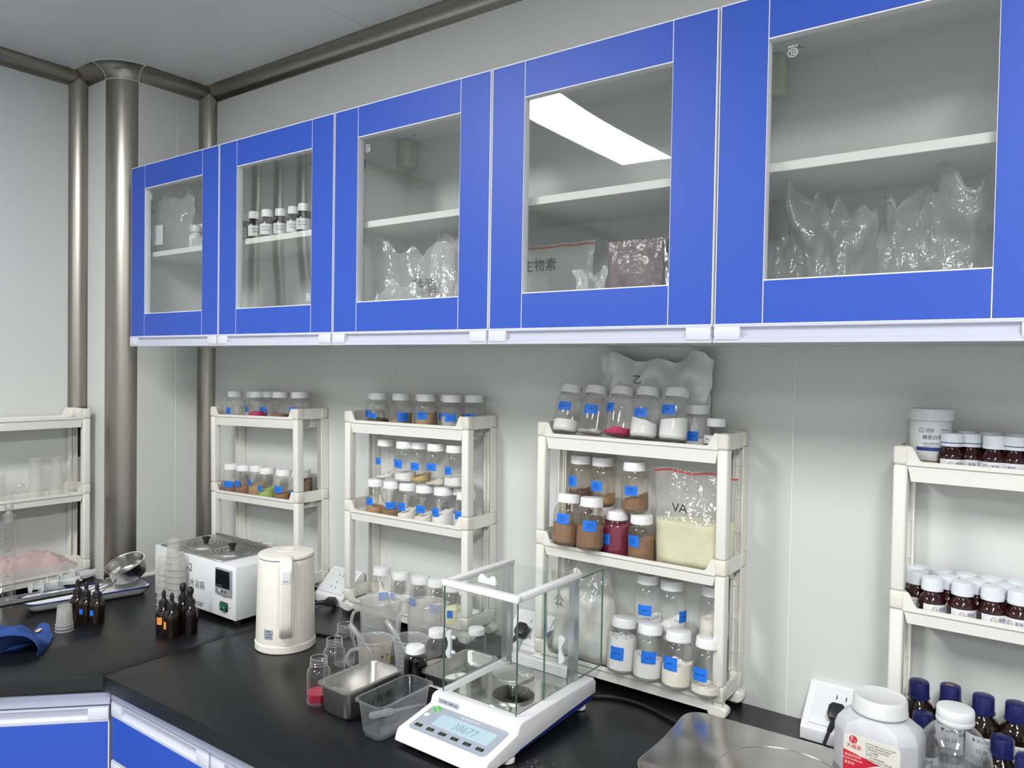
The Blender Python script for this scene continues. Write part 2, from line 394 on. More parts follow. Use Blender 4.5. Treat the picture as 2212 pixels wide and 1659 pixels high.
struct('trim_7', vcove(XL, YS, -0.06, CE), 'steel_trim', ang=30)
ring = [(-RB+RB*math.cos(a), YC+RB*math.sin(a)) for a in [-PI/2*i/14 for i in range(15)]] + [(-RB, YC)]
struct('trim_8', prism(ring, -0.06, CE-RC+0.002), 'steel_trim', ang=30)
for i, y in enumerate((-0.975, -1.095, -1.215)):           # three upright half-round steel strips further along the side wall
    rg = [(XL+0.018*math.sin(a), y+0.022*math.cos(a)) for a in [PI*k/10 for k in range(11)]]
    struct('trim_%d' % (9+i), prism(rg, 0.0, CE), 'steel_trim', ang=30)
# thin white skirting where the worktop meets the column
struct('baseboard_left', rbox(0.0, 0.010, YC, -0.04, -0.036, -0.022, 0.003, 2), 'white_bead')

# ceiling light panels
where = ['whose reflection shows in the fourth cabinet door', 'above the kitchen scale end of the worktop', 'in the row further from the worktop']
for (x, y), w in zip(LAMPS, where):
    t = thing('ceiling_light', 'long flat white light panel in the ceiling '+w, 'light', (x, y, CE), group='ceiling light panels')
    fr = cat(box(-0.125, 0.125, -0.475, -0.462, -0.010, 0.0), box(-0.125, 0.125, 0.462, 0.475, -0.010, 0.0), box(-0.125, -0.113, -0.462, 0.462, -0.010, 0.0), box(0.113, 0.125, -0.462, 0.462, -0.010, 0.0))
    obj('frame', fr, 'lamp_frame', t, smooth=False)
    obj('diffuser', box(-0.113, 0.113, -0.462, 0.462, -0.007, -0.001), 'diffuser', t, smooth=False)

# ================================================================== WORKTOP AND BASE CABINETS
YE = -0.703
def slab(poly, cuts, th=0.032):
    bm = bmesh.new(); vs = [bm.verts.new((a, b, 0)) for a, b in poly]; f = bm.faces.new(vs)
    if f.normal.z < 0: f.normal_flip()
    r = bmesh.ops.extrude_face_region(bm, geom=[f])
    for v in [g for g in r['geom'] if isinstance(g, bmesh.types.BMVert)]: v.co.z -= th
    bmesh.ops.recalc_face_normals(bm, faces=bm.faces)
    es = [e for e in bm.edges if all(abs(v.co.z) < 1e-6 for v in e.verts)]
    bmesh.ops.bevel(bm, geom=es, offset=0.0022, segments=2, profile=0.5, affect='EDGES')
    for x in cuts:
        bmesh.ops.bisect_plane(bm, geom=bm.verts[:]+bm.edges[:]+bm.faces[:], plane_co=(x, 0, 0), plane_no=(1, 0, 0))
    for v in bm.verts: v.co.z += zc(v.co.x)
    bm.verts.index_update()
    g = [tuple(v.co) for v in bm.verts], [tuple(v.index for v in q.verts) for q in bm.faces]; bm.free(); return g
wt = thing('worktop', 'black matt laboratory worktop running round the corner under the cabinets', 'worktop')
s1 = [(0.0005, -0.0005), (0.7392, -0.0005), (0.7392, YE), (0.48, -0.962), (0.48, -2.3), (XL+0.0005, -2.3), (XL+0.0005, YS-0.0005), (-RB, YS-0.0005)]
s1 += [(-RB+(RB+0.0005)*math.cos(a), YC+(RB+0.0005)*math.sin(a)) for a in [-PI/2+PI/2*i/6 for i in range(1, 7)]]
obj('slab', slab(s1, [0.1*i for i in range(-2, 8)]), 'counter', wt, ang=25)
obj('slab', slab([(0.7400, -0.0005), (3.6, -0.0005), (3.6, YE), (0.7400, YE)], [0.8+0.1*i for i in range(7)]), 'counter', wt, ang=25)
zE = -0.040
def handle_strip(w, h=0.033, cap=0.042, deep=0.016):
    """long grip profile, x from 0 to w, front at y=0, top at z=0; lip, hollow and lower lip"""
    prof = [(0.0, 0.0), (0.0, -0.004), (0.007, -0.006), (0.009, -h+0.012), (0.0, -h+0.006), (0.0, -h), (deep, -h), (deep, 0.0)]
    body = prism([(a, b) for a, b in prof], 0.0, w, 'x')
    return body
def end_cap(h=0.033): return rbox(0, 0.042, -0.0015, 0.012, -h+0.004, -0.004, 0.002, 2)
def base_unit(name, label, org, rz, w, fronts, n_caps=True):
    t = thing(name, label, 'cabinet', org, (0, 0, rz))
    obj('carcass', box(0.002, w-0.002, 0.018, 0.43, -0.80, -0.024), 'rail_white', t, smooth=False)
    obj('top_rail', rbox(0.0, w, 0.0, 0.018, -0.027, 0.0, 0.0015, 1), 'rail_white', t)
    for z0, h in fronts:
        d = obj('drawer', rbox(0.003, w-0.003, 0.0015, 0.017, z0-h, z0-0.033, 0.0012, 1), 'white_edge', t)
        obj('blue_front', rbox(0.005, w-0.005, 0.0, 0.004, z0-h+0.002, z0-0.034, 0.0008, 1), 'blue', d, label='blue laminate face')
        obj('handle_strip', mv(handle_strip(w-0.006), 0.003, 0, z0), 'handle_white', d)
        obj('grip_end', mv(end_cap(), 0.003, 0, z0), 'grip', d)
        obj('grip_end', mv(end_cap(), w-0.045, 0, z0), 'grip', d)
    return t
S2 = math.sqrt(0.5)
dw = 0.372
base_unit('drawer_cabinet', 'blue fronted drawer cabinet next to the angled corner cupboard', (0.735, -0.685, zE), 0, dw, [(-0.028, 0.127), (-0.157, 0.20), (-0.36, 0.40)])
base_unit('drawer_cabinet', 'second blue drawer cabinet from the corner, below the kettle side of the worktop', (0.735+dw, -0.685, zE), 0, dw, [(-0.028, 0.127), (-0.157, 0.20), (-0.36, 0.40)])
base_unit('drawer_cabinet', 'third blue drawer cabinet from the corner, below the balance', (0.735+2*dw, -0.685, zE), 0, dw, [(-0.028, 0.127), (-0.157, 0.20), (-0.36, 0.40)])
base_unit('drawer_cabinet', 'fourth blue drawer cabinet from the corner, below the kitchen scale', (0.735+3*dw, -0.685, zE), 0, dw, [(-0.028, 0.127), (-0.157, 0.20), (-0.36, 0.40)])
base_unit('corner_cabinet', 'blue fronted corner cupboard set at an angle under the worktop', (0.735-0.372*S2+0.002, -0.687-0.372*S2, zE-0.0095), PI/4, 0.372, [(-0.030, 0.74)])

# ================================================================== WALL CABINETS
CD = 0.331; X0 = 0.1212; DW = 0.45; ZT, ZS, ZB = 1.231, 0.7335, 0.7049
STI = 0.0755; GZ0, GZ1 = 0.8005, 1.1620; YB = -0.10
def ccc(h):                                                # safety mark: an oval with three C strokes and small figures
    parts = []
    def arc_strip(rx, rz, a0, a1, w, cx=0, n=16):
        V, Fs = [], []
        for i in range(n+1):
            a = a0+(a1-a0)*i/n
            V += [(cx+rx*math.cos(a), rz*math.sin(a), 0), (cx+(rx-w)*math.cos(a), (rz-w)*math.sin(a), 0)]
        return V, [(2*i, 2*i+1, 2*i+3, 2*i+2) for i in range(n)]
    parts.append(arc_strip(h*0.58, h*0.5, 0, 2*PI, h*0.06, n=28))
    for k in (-0.24, 0.0, 0.24): parts.append(arc_strip(h*0.17, h*0.25, PI*0.35, PI*1.65, h*0.06, cx=h*k, n=10))
    t = text('A150663', h*0.22); parts.append(mv(t, 0, -h*0.72, 0))
    return cat(*parts)
XZ = Matrix(((1, 0, 0, 0), (0, 0, -1, 0), (0, 1, 0, 0), (0, 0, 0, 1)))       # xy plane to the wall facing -y
_door = {}
def make_door(parent, x, ccc_at, turned):
    w = DW-0.004
    y0 = -CD
    core = cat(box(0, STI, 0.0004, 0.018, 0, ZT-ZS), box(w-STI, w, 0.0004, 0.018, 0, ZT-ZS), box(STI, w-STI, 0.0004, 0.018, 0, GZ0-ZS), box(STI, w-STI, 0.0004, 0.018, GZ1-ZS, ZT-ZS))
    if 'core' not in _door:
        _door['core'] = ME(core, False)
        _door['stile'] = ME(rbox(0.0014, STI-0.0007, 0, 0.001, 0.001, ZT-ZS-0.0018, 0.0003, 1), False)
        _door['rail_b'] = ME(rbox(STI+0.0007, w-STI-0.0007, 0, 0.001, 0.001, GZ0-ZS-0.0018, 0.0003, 1), False)
        _door['rail_t'] = ME(rbox(STI+0.0007, w-STI-0.0007, 0, 0.001, GZ1-ZS+0.0018, ZT-ZS-0.0018, 0.0003, 1), False)
        _door['pane'] = ME(box(STI-0.004, w-STI+0.004, 0.0085, 0.0120, GZ0-ZS-0.004, GZ1-ZS+0.004), False)
        _door['strip'] = ME(mv(handle_strip(w+0.002, ZS-ZB), -0.001, -0.002, 0))
        _door['cap'] = ME(mv(end_cap(ZS-ZB), 0, -0.0025, 0))
    d = obj('door', _door['core'], 'white_edge', parent, (x+0.002, y0, ZS))
    obj('stile', _door['stile'], 'blue', d); obj('stile', _door['stile'], 'blue', d, (w-STI-0.0007, 0, 0))
    obj('rail', _door['rail_t'], 'blue', d); obj('rail', _door['rail_b'], 'blue', d)
    obj('glass_pane', _door['pane'], 'pane', d, label='clear glass pane')
    obj('handle_strip', _door['strip'], 'handle_white', d)
    obj('grip_end', _door['cap'], 'grip', d, (0.0005, 0, 0)); obj('grip_end', _door['cap'], 'grip', d, (w-0.0425, 0, 0))
    u, v = ccc_at
    g = ccc(0.013)
    if turned: g = xf(g, Matrix.Rotation(PI, 4, 'Z'))
    obj('safety_mark', mv(xf(g, XZ), u, 0.0083, v-ZS), 'print_white', d, smooth=False)
    return d
marks = [((0.094, 1.135), True), ((w_ := DW-0.004-STI-0.020, 0.822), False), ((0.099, 1.135), True), ((0.104, 1.135), True), ((0.109, 1.137), True), ((0.1, 1.135), True)]
cablab = ['wall cabinet with blue framed glass doors next to the steel column', 'wall cabinet with blue framed glass doors and lamp glare on one pane',
          'wall cabinet with blue framed glass doors holding two crumpled clear bags']
cabs = []
for c in range(3):
    xa = X0+2*c*DW; xb = xa+2*DW-0.003
    t = thing('wall_cabinet', cablab[c], 'cabinet', (xa, 0, ZB), group='wall cabinets over the worktop'); cabs.append(t)
    def L(g): return mv(g, -xa, 0, -ZB)
    yf = -CD+0.019
    obj('side_panel', L(box(xa, xa+0.014, yf, 0, ZB+0.004, ZT)), 'carcass', t, smooth=False)
    obj('side_panel', L(box(xb-0.014, xb, yf, 0, ZB+0.004, ZT)), 'carcass', t, smooth=False)
    obj('top_panel', L(box(xa+0.014, xb-0.014, yf, 0, ZT-0.015, ZT)), 'carcass', t, smooth=False)
    obj('bottom_panel', L(box(xa+0.014, xb-0.014, yf, 0, ZB+0.004, ZB+0.018)), 'carcass', t, smooth=False)
    obj('back_panel', L(box(xa+0.014, xb-0.014, YB, YB+0.006, ZB+0.018, ZT-0.015)), 'carcass', t, smooth=False)
    obj('shelf', L(rbox(xa+0.0145, xb-0.0145, -0.302, YB-0.0005, 0.968, 0.983, 0.001, 1)), 'shelf_white', t)
    for k in (0, 1):
        m, tn = marks[2*c+k]
        d = make_door(t, xa+k*DW, m, tn); d.location -= Vector((xa, 0, ZB))
    # corner block with screws, inside top corner
    bl = obj('corner_block', L(rbox(xa+0.0145, xa+0.042, YB-0.045, YB-0.001, 1.150, ZT-0.0155, 0.003, 2)), 'bracket', t, label='cream plastic corner block')
    for dz in (1.166, 1.197): obj('screw', L(xf(lathe([(0, 0.0015), (0.003, 0.0012), (0.0038, 0)], 12), Matrix.Translation((xa+0.0422, YB-0.024, dz)) @ Matrix.Rotation(PI/2, 4, 'Y'))), 'steel_dull', bl)
    obj('screw_cover', L(xf(lathe([(0, -0.002), (0.005, -0.0018), (0.006, 0)], 14), Matrix.Translation((xa+0.075, YB-0.05, ZT-0.0155)))), 'steel_dull', t)
    if c < 2:
        hb = rbox(xa+0.0145, xa+0.032, -0.30, -0.262, 1.115, 1.135, 0.003, 2)
        obj('hinge', L(hb), 'steel_dull', t)

# ================================================================== SLIM TIERED CARTS
CW, CDP = 0.428, 0.1125
TIER = [0.543, 0.305, 0.066]
FLOOR = [0.4885, 0.2590, 0.0235]                            # inner tray floors
def tray_mesh(zt, zf):
    low = 0.031                                            # height of the corner sleeves
    dip = zt-0.024
    def front(y0, y1):
        pts = [(0.019, zt-low), (0.019, zt)]
        for i in range(7):
            t = i/6; pts.append((0.025+0.017*t, zt-(zt-dip)*(0.5-0.5*math.cos(PI*t))))
        pts.append((0.048, dip))
        right = [(CW-a, b) for a, b in reversed(pts)]
        return prism(pts+right, y0, y1, 'y')
    g = [front(0.001, 0.0045), front(CDP-0.0045, CDP-0.001)]
    for x0, x1 in ((0.001, 0.0045), (CW-0.0045, CW-0.001)):
        g.append(box(x0, x1, 0.02, CDP-0.02, zt-low, zt-0.001))
    # hanging basket, slightly tapered
    zb = min(zf-0.003, zt-0.052)
    r = []
    for z, i in ((zt-low+0.001, 0.0042), (zb, 0.0062)):
        e = i+0.016*(1 if z > zb else 1.25); r.append([(e, i, z), (CW-e, i, z), (CW-e, CDP-i, z), (e, CDP-i, z)])
    r2 = [[(a+(0.002 if a < CW/2 else -0.002), b+(0.002 if b < CDP/2 else -0.002), max(z, zf)) for a, b, z in q] for q in r]
    g.append(loft([r2[1], r[1]][0:0] + [r[0], r[1]], False)); g.append((list(r[1]), [(3, 2, 1, 0)]))
    g.append(flip(loft([r2[0], r2[1]], False))); g.append((list(r2[1]), [(0, 1, 2, 3)]))
    g.append(([*r[0], *r2[0]], [(i, (i+1) % 4, 4+(i+1) % 4, 4+i) for i in range(4)]))
    return cat(*g)
def sleeve(x0, x1, y0, y1, zt): return bev(box(x0, x1, y0, y1, zt-0.031, zt), 0.005, 3)
def post_mesh(z0, z1, rear):
    g = bev(box(0, 0.021, 0, 0.024, z0, z1), 0.004, 3)
    return g
def rear_post(z0, z1):
    g = [box(0, 0.0025, 0, 0.024, z0, z1), box(0.0185, 0.021, 0, 0.024, z0, z1), box(0.0024, 0.0186, 0.011, 0.0236, z0+0.0003, z1-0.0003), box(0.0098, 0.0112, 0.006, 0.0115, z0+0.0003, z1-0.0003)]
    for k in (0.18, 0.5, 0.82): g.append(box(0.0024, 0.0186, 0.008, 0.0215, z0+(z1-z0)*k-0.001, z0+(z1-z0)*k+0.001))
    return cat(*g)
_c = {}
def cart(label, loc, rz=0, ry=0):
    t = thing('storage_cart', label, 'cart', loc, (0, ry, rz), 'slim white plastic carts')
    if not _c:
        for i, zt in enumerate(TIER):
            _c['tray', i] = ME(tray_mesh(zt, FLOOR[i]), False)
            _c['sl', i] = ME(sleeve(-0.0008, 0.0222, -0.0008, 0.0250, zt), True)
        for i, (a, b) in enumerate(((0.305, 0.512), (0.066, 0.274))):
            _c['post', i] = ME(post_mesh(a, b, False)); _c['rpost', i] = ME(rear_post(a, b), False)
        _c['foot'] = ME(cat(bev(box(0.001, 0.020, 0.002, 0.022, 0.020, 0.036), 0.003, 2), bev(prism([(-0.008, 0.024), (-0.008, 0.013), (0.000, 0.006), (0.021, 0.006), (0.029, 0.013), (0.029, 0.024), (0.021, 0.028), (0.000, 0.028)], -0.001, 0.025, 'y'), 0.002, 1)))
        _c['wheel'] = ME(xf(lathe([(0, -0.006), (0.010, -0.006), (0.0115, -0.004), (0.0115, 0.004), (0.010, 0.006), (0, 0.006)], 18), Matrix.Translation((0.0105, 0.012, 0.0115)) @ Matrix.Rotation(PI/2, 4, 'X')))
    for i in range(3):
        tr = obj('tray', _c['tray', i], 'cart', t)
        for x in (0, CW-0.021):
            for y in (0, CDP-0.024): obj('corner_sleeve', _c['sl', i], 'cart_joint', tr, (x, y, 0))
    for i in range(2):
        for x in (0, CW-0.021):
            obj('post', _c['post', i], 'cart', t, (x, 0, 0)); obj('post', _c['rpost', i], 'cart', t, (x, CDP-0.024, 0))
    for x in (0, CW-0.021):
        for y in (0, CDP-0.024):
            f = obj('foot', _c['foot'], 'cart', t, (x, y, 0)); obj('wheel', _c['wheel'], 'frosted', f)
    return t
CART = {0: (-0.108, -0.766, -0.0345), 1: (0.207, -0.114, -0.0215), 2: (0.825, -0.114, -0.0052), 3: (1.443, -0.114, 0.0), 4: (2.149, -0.114, 0.0)}
TILT = {1: 0.0265, 2: 0.0115}                              # two carts follow the slight slope of the worktop
cart('slim white tiered cart against the side wall, holding pink film', CART[0], PI/2)
cart('slim white tiered cart in the corner behind the water bath and kettle', CART[1], 0, -TILT[1])
cart('slim white tiered cart behind the measuring jugs', CART[2], 0, -TILT[2])
cart('slim white tiered cart behind the balance, holding a yellow powder bag', CART[3])
cart('slim white tiered cart holding rows of dark white-capped bottles', CART[4])

# ================================================================== JARS AND BOTTLES
def ribbed_cap(r, h, n=72, ribs=0.0006, band=0.22):
    V, Fs, rings = [], [], []
    for k, (z, rr, rib) in enumerate(((0, r*1.0, 0), (h*band, r*1.0, 0), (h*band, r*0.985, 1), (h*0.90, r*0.97, 1), (h*0.985, r*0.93, 0), (h, r*0.86, 0), (h, r*0.60, 0), (h*1.012, r*0.58, 0))):
        V0 = len(V)
        for i in range(n):
            q = rr-(ribs if rib and (i % 2) else 0); a = 2*PI*i/n
            V.append((q*math.cos(a), q*math.sin(a), z))
        rings.append(V0)
    for a, b in zip(rings, rings[1:]):
        for i in range(n): j = (i+1) % n; Fs.append((a+i, a+j, b+j, b+i))
    V.append((0, 0, h*1.012)); c = len(V)-1
    for i in range(n): Fs.append((rings[-1]+i, rings[-1]+(i+1) % n, c))
    return V, Fs
JH, JR, JCR, JCH = 0.104, 0.0282, 0.0235, 0.0178
_b = {}
def jar_parts():
    prof = [(0, 0.0025), (0.018, 0.0022), (0.022, 0.0), (0.0255, 0.0008), (0.0275, 0.004), (JR, 0.010), (JR, 0.066), (0.0276, 0.072), (0.0255, 0.0775), (0.0222, 0.0808), (0.0208, 0.083), (0.0206, 0.0875)]
    _b['body'] = ME(lathe(prof, 40), True, 60)
    _b['cap'] = ME(mv(ribbed_cap(JCR, JCH), 0, 0, JH-JCH-0.0002), True, 25)
    _b['capb'] = ME(mv(ribbed_cap(JCR, JCH), 0, 0, JH-JCH-0.0002), True, 25)
jar_parts()
def powder(h, slope=0.0, rough=0.0, seed=0, r=0.0272, z0=0.0035, az=0.0, heap=0.0):
    n, m = 28, 7; V, Fs = [], []
    def top(x, y):
        d = math.hypot(x, y)/r
        return max(z0+0.001, z0+h+slope*(x*math.cos(az)+y*math.sin(az))/r+heap*(1-d)+rough*nz((x, y, 0), 90, seed)+rough*0.5*nz((x, y, 0), 300, seed+5))
    for k, z in enumerate((z0-0.0005, z0+0.004)):
        rr = r*0.86 if k == 0 else r
        V += [(rr*math.cos(2*PI*i/n), rr*math.sin(2*PI*i/n), min(z, top(r*math.cos(2*PI*i/n), r*math.sin(2*PI*i/n))-0.0003)) for i in range(n)]
    rad = [1.0-k/m for k in range(m)]
    for q in rad:
        for i in range(n):
            x, y = r*q*math.cos(2*PI*i/n), r*q*math.sin(2*PI*i/n); V.append((x, y, top(x, y)))
    for k in range(m+1):
        for i in range(n): j = (i+1) % n; Fs.append((k*n+i, k*n+j, (k+1)*n+j, (k+1)*n+i))
    V.append((0, 0, top(0, 0))); c = len(V)-1
    for i in range(n): Fs.append(((m+1)*n+i, (m+1)*n+(i+1) % n, c))
    V.append((0, 0, z0-0.0005)); c2 = len(V)-1
    for i in range(n): Fs.append(((i+1) % n, i, c2))
    return V, Fs
def sticker(t, a, zmid, w=0.022, h=0.017, lines=('提取物',), tilt=0.0, r=JR+0.0003, m='blue_sticker', pm='print_navy', th=0.0032):
    g = patch(w, h, 10, 2)
    if tilt: g = xf(g, Matrix.Rotation(tilt, 4, 'Z'))
    s = obj('sticker', wrap(g, r, zmid, a), m, t)
    if lines:
        gs = []
        for k, ln in enumerate(lines):
            hh = th if k == 0 else th*0.62
            q = text(ln, hh)
            wd = max(v[0] for v in q[0])*2
            if wd > w*0.86: q = ([(v[0]*w*0.86/wd, v[1], 0) for v in q[0]], q[1])
            dy = (len(lines)-1)*0.0022-k*0.0040
            gs.append(mv(q, 0, dy, 0))
        q = cat(*gs)
        if tilt: q = xf(q, Matrix.Rotation(tilt, 4, 'Z'))
        obj('print', wrap(q, r+0.0003, zmid, a), pm, s, smooth=False)
    return s
def jar(label, x, y, z, fill=None, lab=None, lean=0.0, side=0.0, scale=1.0, bodymat='pet', group=None, lines=('提取物',), rz=None, cap='cap'):
    """clear jar with a white ribbed cap; lab = (place across the width -1..1, height 0..1, width, height)"""
    t = thing('powder_jar', label, 'jar', (x, y, z), (-lean, side, 0), group); t.scale = (scale,)*3
    obj('body', _b['body'], bodymat, t); obj('cap', _b['cap'], cap, t, rot=(0, 0, random.random()*6))
    if fill:
        colr, h, sl, ro, az = (list(fill)+[0, 0, 0])[:5]
        obj('powder', powder(h*0.070, sl, ro, seed=random.random()*50, az=face_cam(x, y)+az), 'powder_'+colr, t)
    if lab:
        u, v = lab[0], lab[1]; w, h = (list(lab)+[0.022, 0.017])[2:4] if len(lab) < 4 else lab[2:4]
        tilt = lab[4] if len(lab) > 4 else 0
        sticker(t, face_cam(x, y)+math.asin(max(-0.98, min(0.98, u))), v*JH, w, h, lines, tilt)
    return t
E3 = ('提取物', '河南省湨瑞生物', '科技有限公司')
ORD = ['first', 'second', 'third', 'fourth', 'fifth', 'sixth', 'seventh', 'eighth', 'ninth']
def jarpx(label, o, S, mid, top, y, z, fill=None, lab=None, lmid=None, scale=1.0, **kw):
    """jar placed under the cap middle; fill = (powder, height mark, slope, lumps) and lab = (x0, x1, y0, y1) read off the same picture crop"""
    q = gy(o[0]+mid/S, o[1]+top/S, y); k = depth(q)/F_PX/S/scale
    fl = lb = None
    if fill:
        h = JH-(fill[1]-top)*k-0.0035
        fl = (fill[0], max(0.03, min(1.04, h/0.070)), fill[2] if len(fill) > 2 else 0.003, fill[3] if len(fill) > 3 else 0.002, fill[4] if len(fill) > 4 else PI/2)
    if lab:
        c = (lmid or mid); u0, u1 = [max(-0.985, min(0.985, (v-c)*k/JR)) for v in lab[:2]]
        a0, a1 = math.asin(u0), math.asin(u1)
        lb = (math.sin((a0+a1)/2), 1-((lab[2]+lab[3])/2-top)*k/JH, max(0.014, (a1-a0)*JR), (lab[3]-lab[2])*k, lab[4] if len(lab) > 4 else 0)
    zz = z(q.x) if callable(z) else z
    return jar(label, kw.pop('x', q.x), y, zz, fl, lb, scale=scale, **kw)
# ---- corner cart
o_, S = (420, 820), 3.606
def z1(f): return lambda x: CART[1][2]+f+(x-CART[1][0])*TILT[1]
YN, YR = -0.076, -0.043                                     # near and rear line of jars on a tray
row = [(324, 82, -0.066, None, (250, 288, 208, 255), 'nearly empty'), (470, 84, YR, None, (398, 420, 200, 245), 'tucked behind a pink one'), (498, 88, YN, ('pink', 242, 0.004), None, 'with a little pink powder'),
       (584, 84, -0.050, None, (510, 563, 203, 250), 'empty with blue sticker'), (676, 90, YN, ('brown', 262, -0.003, 0.002), None, 'with a thin brown layer'),
       (838, 84, YR, None, None, 'hidden behind its neighbour'), (822, 92, YN, ('grey', 262), (742, 790, 208, 255), 'with a sticker at its edge')]
for i, (a, b, y, fl, lb, ds) in enumerate(row):
    jarpx('jar %s, %s from the column on the corner cart top' % (ds, ORD[i]), o_, S, a, b, y, z1(FLOOR[0]), fl, lb, scale=0.985, side=-TILT[1], group='jars on the corner cart')
row = [(296, 668, -0.072, ('brown', 822, 0.005, 0.003), (238, 302, 797, 845), 'brown'), (391, 680, -0.070, ('brown', 840, 0.005, 0.003), (316, 357, 795, 843), 'brown'), (494, 688, -0.056, ('tan', 832, 0.005, 0.003), (418, 447, 797, 843), 'tan'),
       (574, 699, YN, ('green', 868, 0.008, 0.004), (495, 530, 828, 878), 'green'), (701, 704, YN, ('brown', 884, 0.005, 0.003), (628, 686, 828, 878), 'brown'),
       (826, 709, -0.072, ('tan', 892), (750, 785, 860, 905), 'pale tan'), (848, 708, YR, ('brown', 800, 0.01, 0.005), None, 'much brown')]
for i, (a, b, y, fl, lb, ds) in enumerate(row):
    jarpx('clear jar with %s powder, %s from the column on the corner cart middle tray' % (ds, ORD[i]), o_, S, a, b, y, z1(FLOOR[1]), fl, lb, scale=0.985, side=-TILT[1], group='jars on the corner cart', lines=('提取物',))
for i, (px, py) in enumerate(((518, 1163), (549, 1168), (577, 1173))):
    x = gy(px, py, -0.062).x
    q = gy(px, py, -0.060); jar('white-capped jar on the corner cart bottom tray, %s from the column' % ORD[i], x, -0.060, z1(FLOOR[2])(x), ('white', 0.3), None, side=-TILT[1], group='jars on the corner cart', scale=max(0.985, min(1.2, (q.z-z1(FLOOR[2])(x))/JH)))
# ---- second cart
o_, S = (720, 820), 3.455
def z2(f): return lambda x: CART[2][2]+f+(x-CART[2][0])*TILT[2]
def p2(a, b): return 720+a/S, 820+b/S
row = [(324, 86, YR, None, (247, 290, 217, 270), 'pressed to the wall'), (339.5, 88, YN, ('darkbrown', 280, -0.003, 0.003), (263, 325, 240, 275), 'with dark brown powder'), (511, 93, -0.070, ('tan', 268, 0.010, 0.004), (482, 560, 235, 300), 'with tan powder'),
       (683, 104, YR, None, None, 'tucked behind its neighbour'), (698.5, 103, YN, ('tan', 252, 0.004, 0.003), (630, 702, 235, 290), 'with pale brown powder'), (872, 95, YR, None, (790, 850, 233, 285), 'in the back row'),
       (892, 110, YN, ('grey', 262, 0.004, 0.002), (838, 917, 250, 307), 'with greyish powder'), (1052, 112, YR, ('grey', 292), (982, 1056, 252, 300), 'at the far end')]
for i, (a, b, y, fl, lb, ds) in enumerate(row):
    jarpx('clear jar %s, %s along the top of the cart behind the jugs' % (ds, ORD[i]), o_, S, a, b, y, z2(FLOOR[0]), fl, lb, side=-TILT[2], group='jars on the cart behind the jugs', lines=E3)
low = [(325, 738, YN, ('tan', 938, -0.006, 0.004), (252, 298, 870, 923), 'tan'), (442.5, 746, YN, ('brown', 945, 0.003, 0.004), (394, 467, 893, 943), 'brown'), (562.5, 768, YN, ('ivory', 975, 0.010, 0.005), (487, 541, 907, 965), 'ivory'),
       (687.5, 788, YN, ('ivory', 1010, 0.008, 0.005), (621, 686, 930, 985), 'thin ivory'), (823.5, 801, YN, ('white', 992, 0.010, 0.004), (742, 791, 946, 1008), 'white'), (955, 812, YR, ('white', 1000), None, 'hidden white')]
for i, (a, b, y, fl, lb, ds) in enumerate(low):
    jarpx('clear jar with %s powder, %s in the lower row behind the jugs' % (ds, ORD[i]), o_, S, a, b, y, z2(FLOOR[1]), fl, lb, side=-TILT[2], group='jars on the cart behind the jugs', lines=('提取物',) if i < 2 else ('维生素',))
jarpx('clear jar half hidden by the cart post behind the jugs', o_, S, 993, 838, -0.078, z2(FLOOR[1]), ('white', 1060), (908, 966, 975, 1035), scale=0.97, side=-TILT[2], group='jars on the cart behind the jugs', lines=('维生素',))
up = [(398, 447, ('white', 712, 0.008, 0.006), (322, 357, 582, 632), 'a white heap', -0.056), (540, 458, ('white', 690, 0.003, 0.002), (458, 517, 590, 650, -0.12), 'white powder', -0.070), (655, 475, ('mustard', 728, 0.010, 0.003), (583, 642, 627, 682), 'mustard powder', -0.052),
      (773, 485, ('cream', 765, 0.010, 0.004), (702, 769, 626, 680), 'a cream slope', -0.066), (915, 487, ('white', 722, 0.004, 0.005), (837, 886, 643, 700), 'white powder', -0.066)]
for i, (a, b, fl, lb, ds, y) in enumerate(up):
    jarpx('jar with %s, %s in the stacked upper row behind the jugs' % (ds, ORD[i]), o_, S, a, b, y, z2(FLOOR[1]+JH+0.0020), fl, lb, side=-TILT[2], group='jars on the cart behind the jugs', lines=('维生素',))
bot = [(365, 1402, ('white', 1610), (342, 415, 1569, 1630), 'white'), (510, 1422, ('white', 1620), (428, 460, 1569, 1620), 'pale'), (655, 1455, ('ivory', 1650), (573, 618, 1610, 1665), 'ivory'), (775, 1480, ('white', 1690), (723, 815, 1655, 1717), 'fine white'), (893, 1500, ('yellow', 1690, 0.004, 0.003), (864, 884, 1683, 1738), 'pale yellow'), (1010, 1520, ('white', 1720, 0.004, 0.003), None, 'loose white')]
for i, (a, b, fl, lb, ds) in enumerate(bot):
    jarpx('clear jar with %s powder, %s on the bottom tray behind the jugs' % (ds, ORD[i]), o_, S, a, b, -0.066 if i != 3 else -0.060, z2(FLOOR[2]), fl, lb, side=-TILT[2], group='jars on the cart behind the jugs', lines=None)
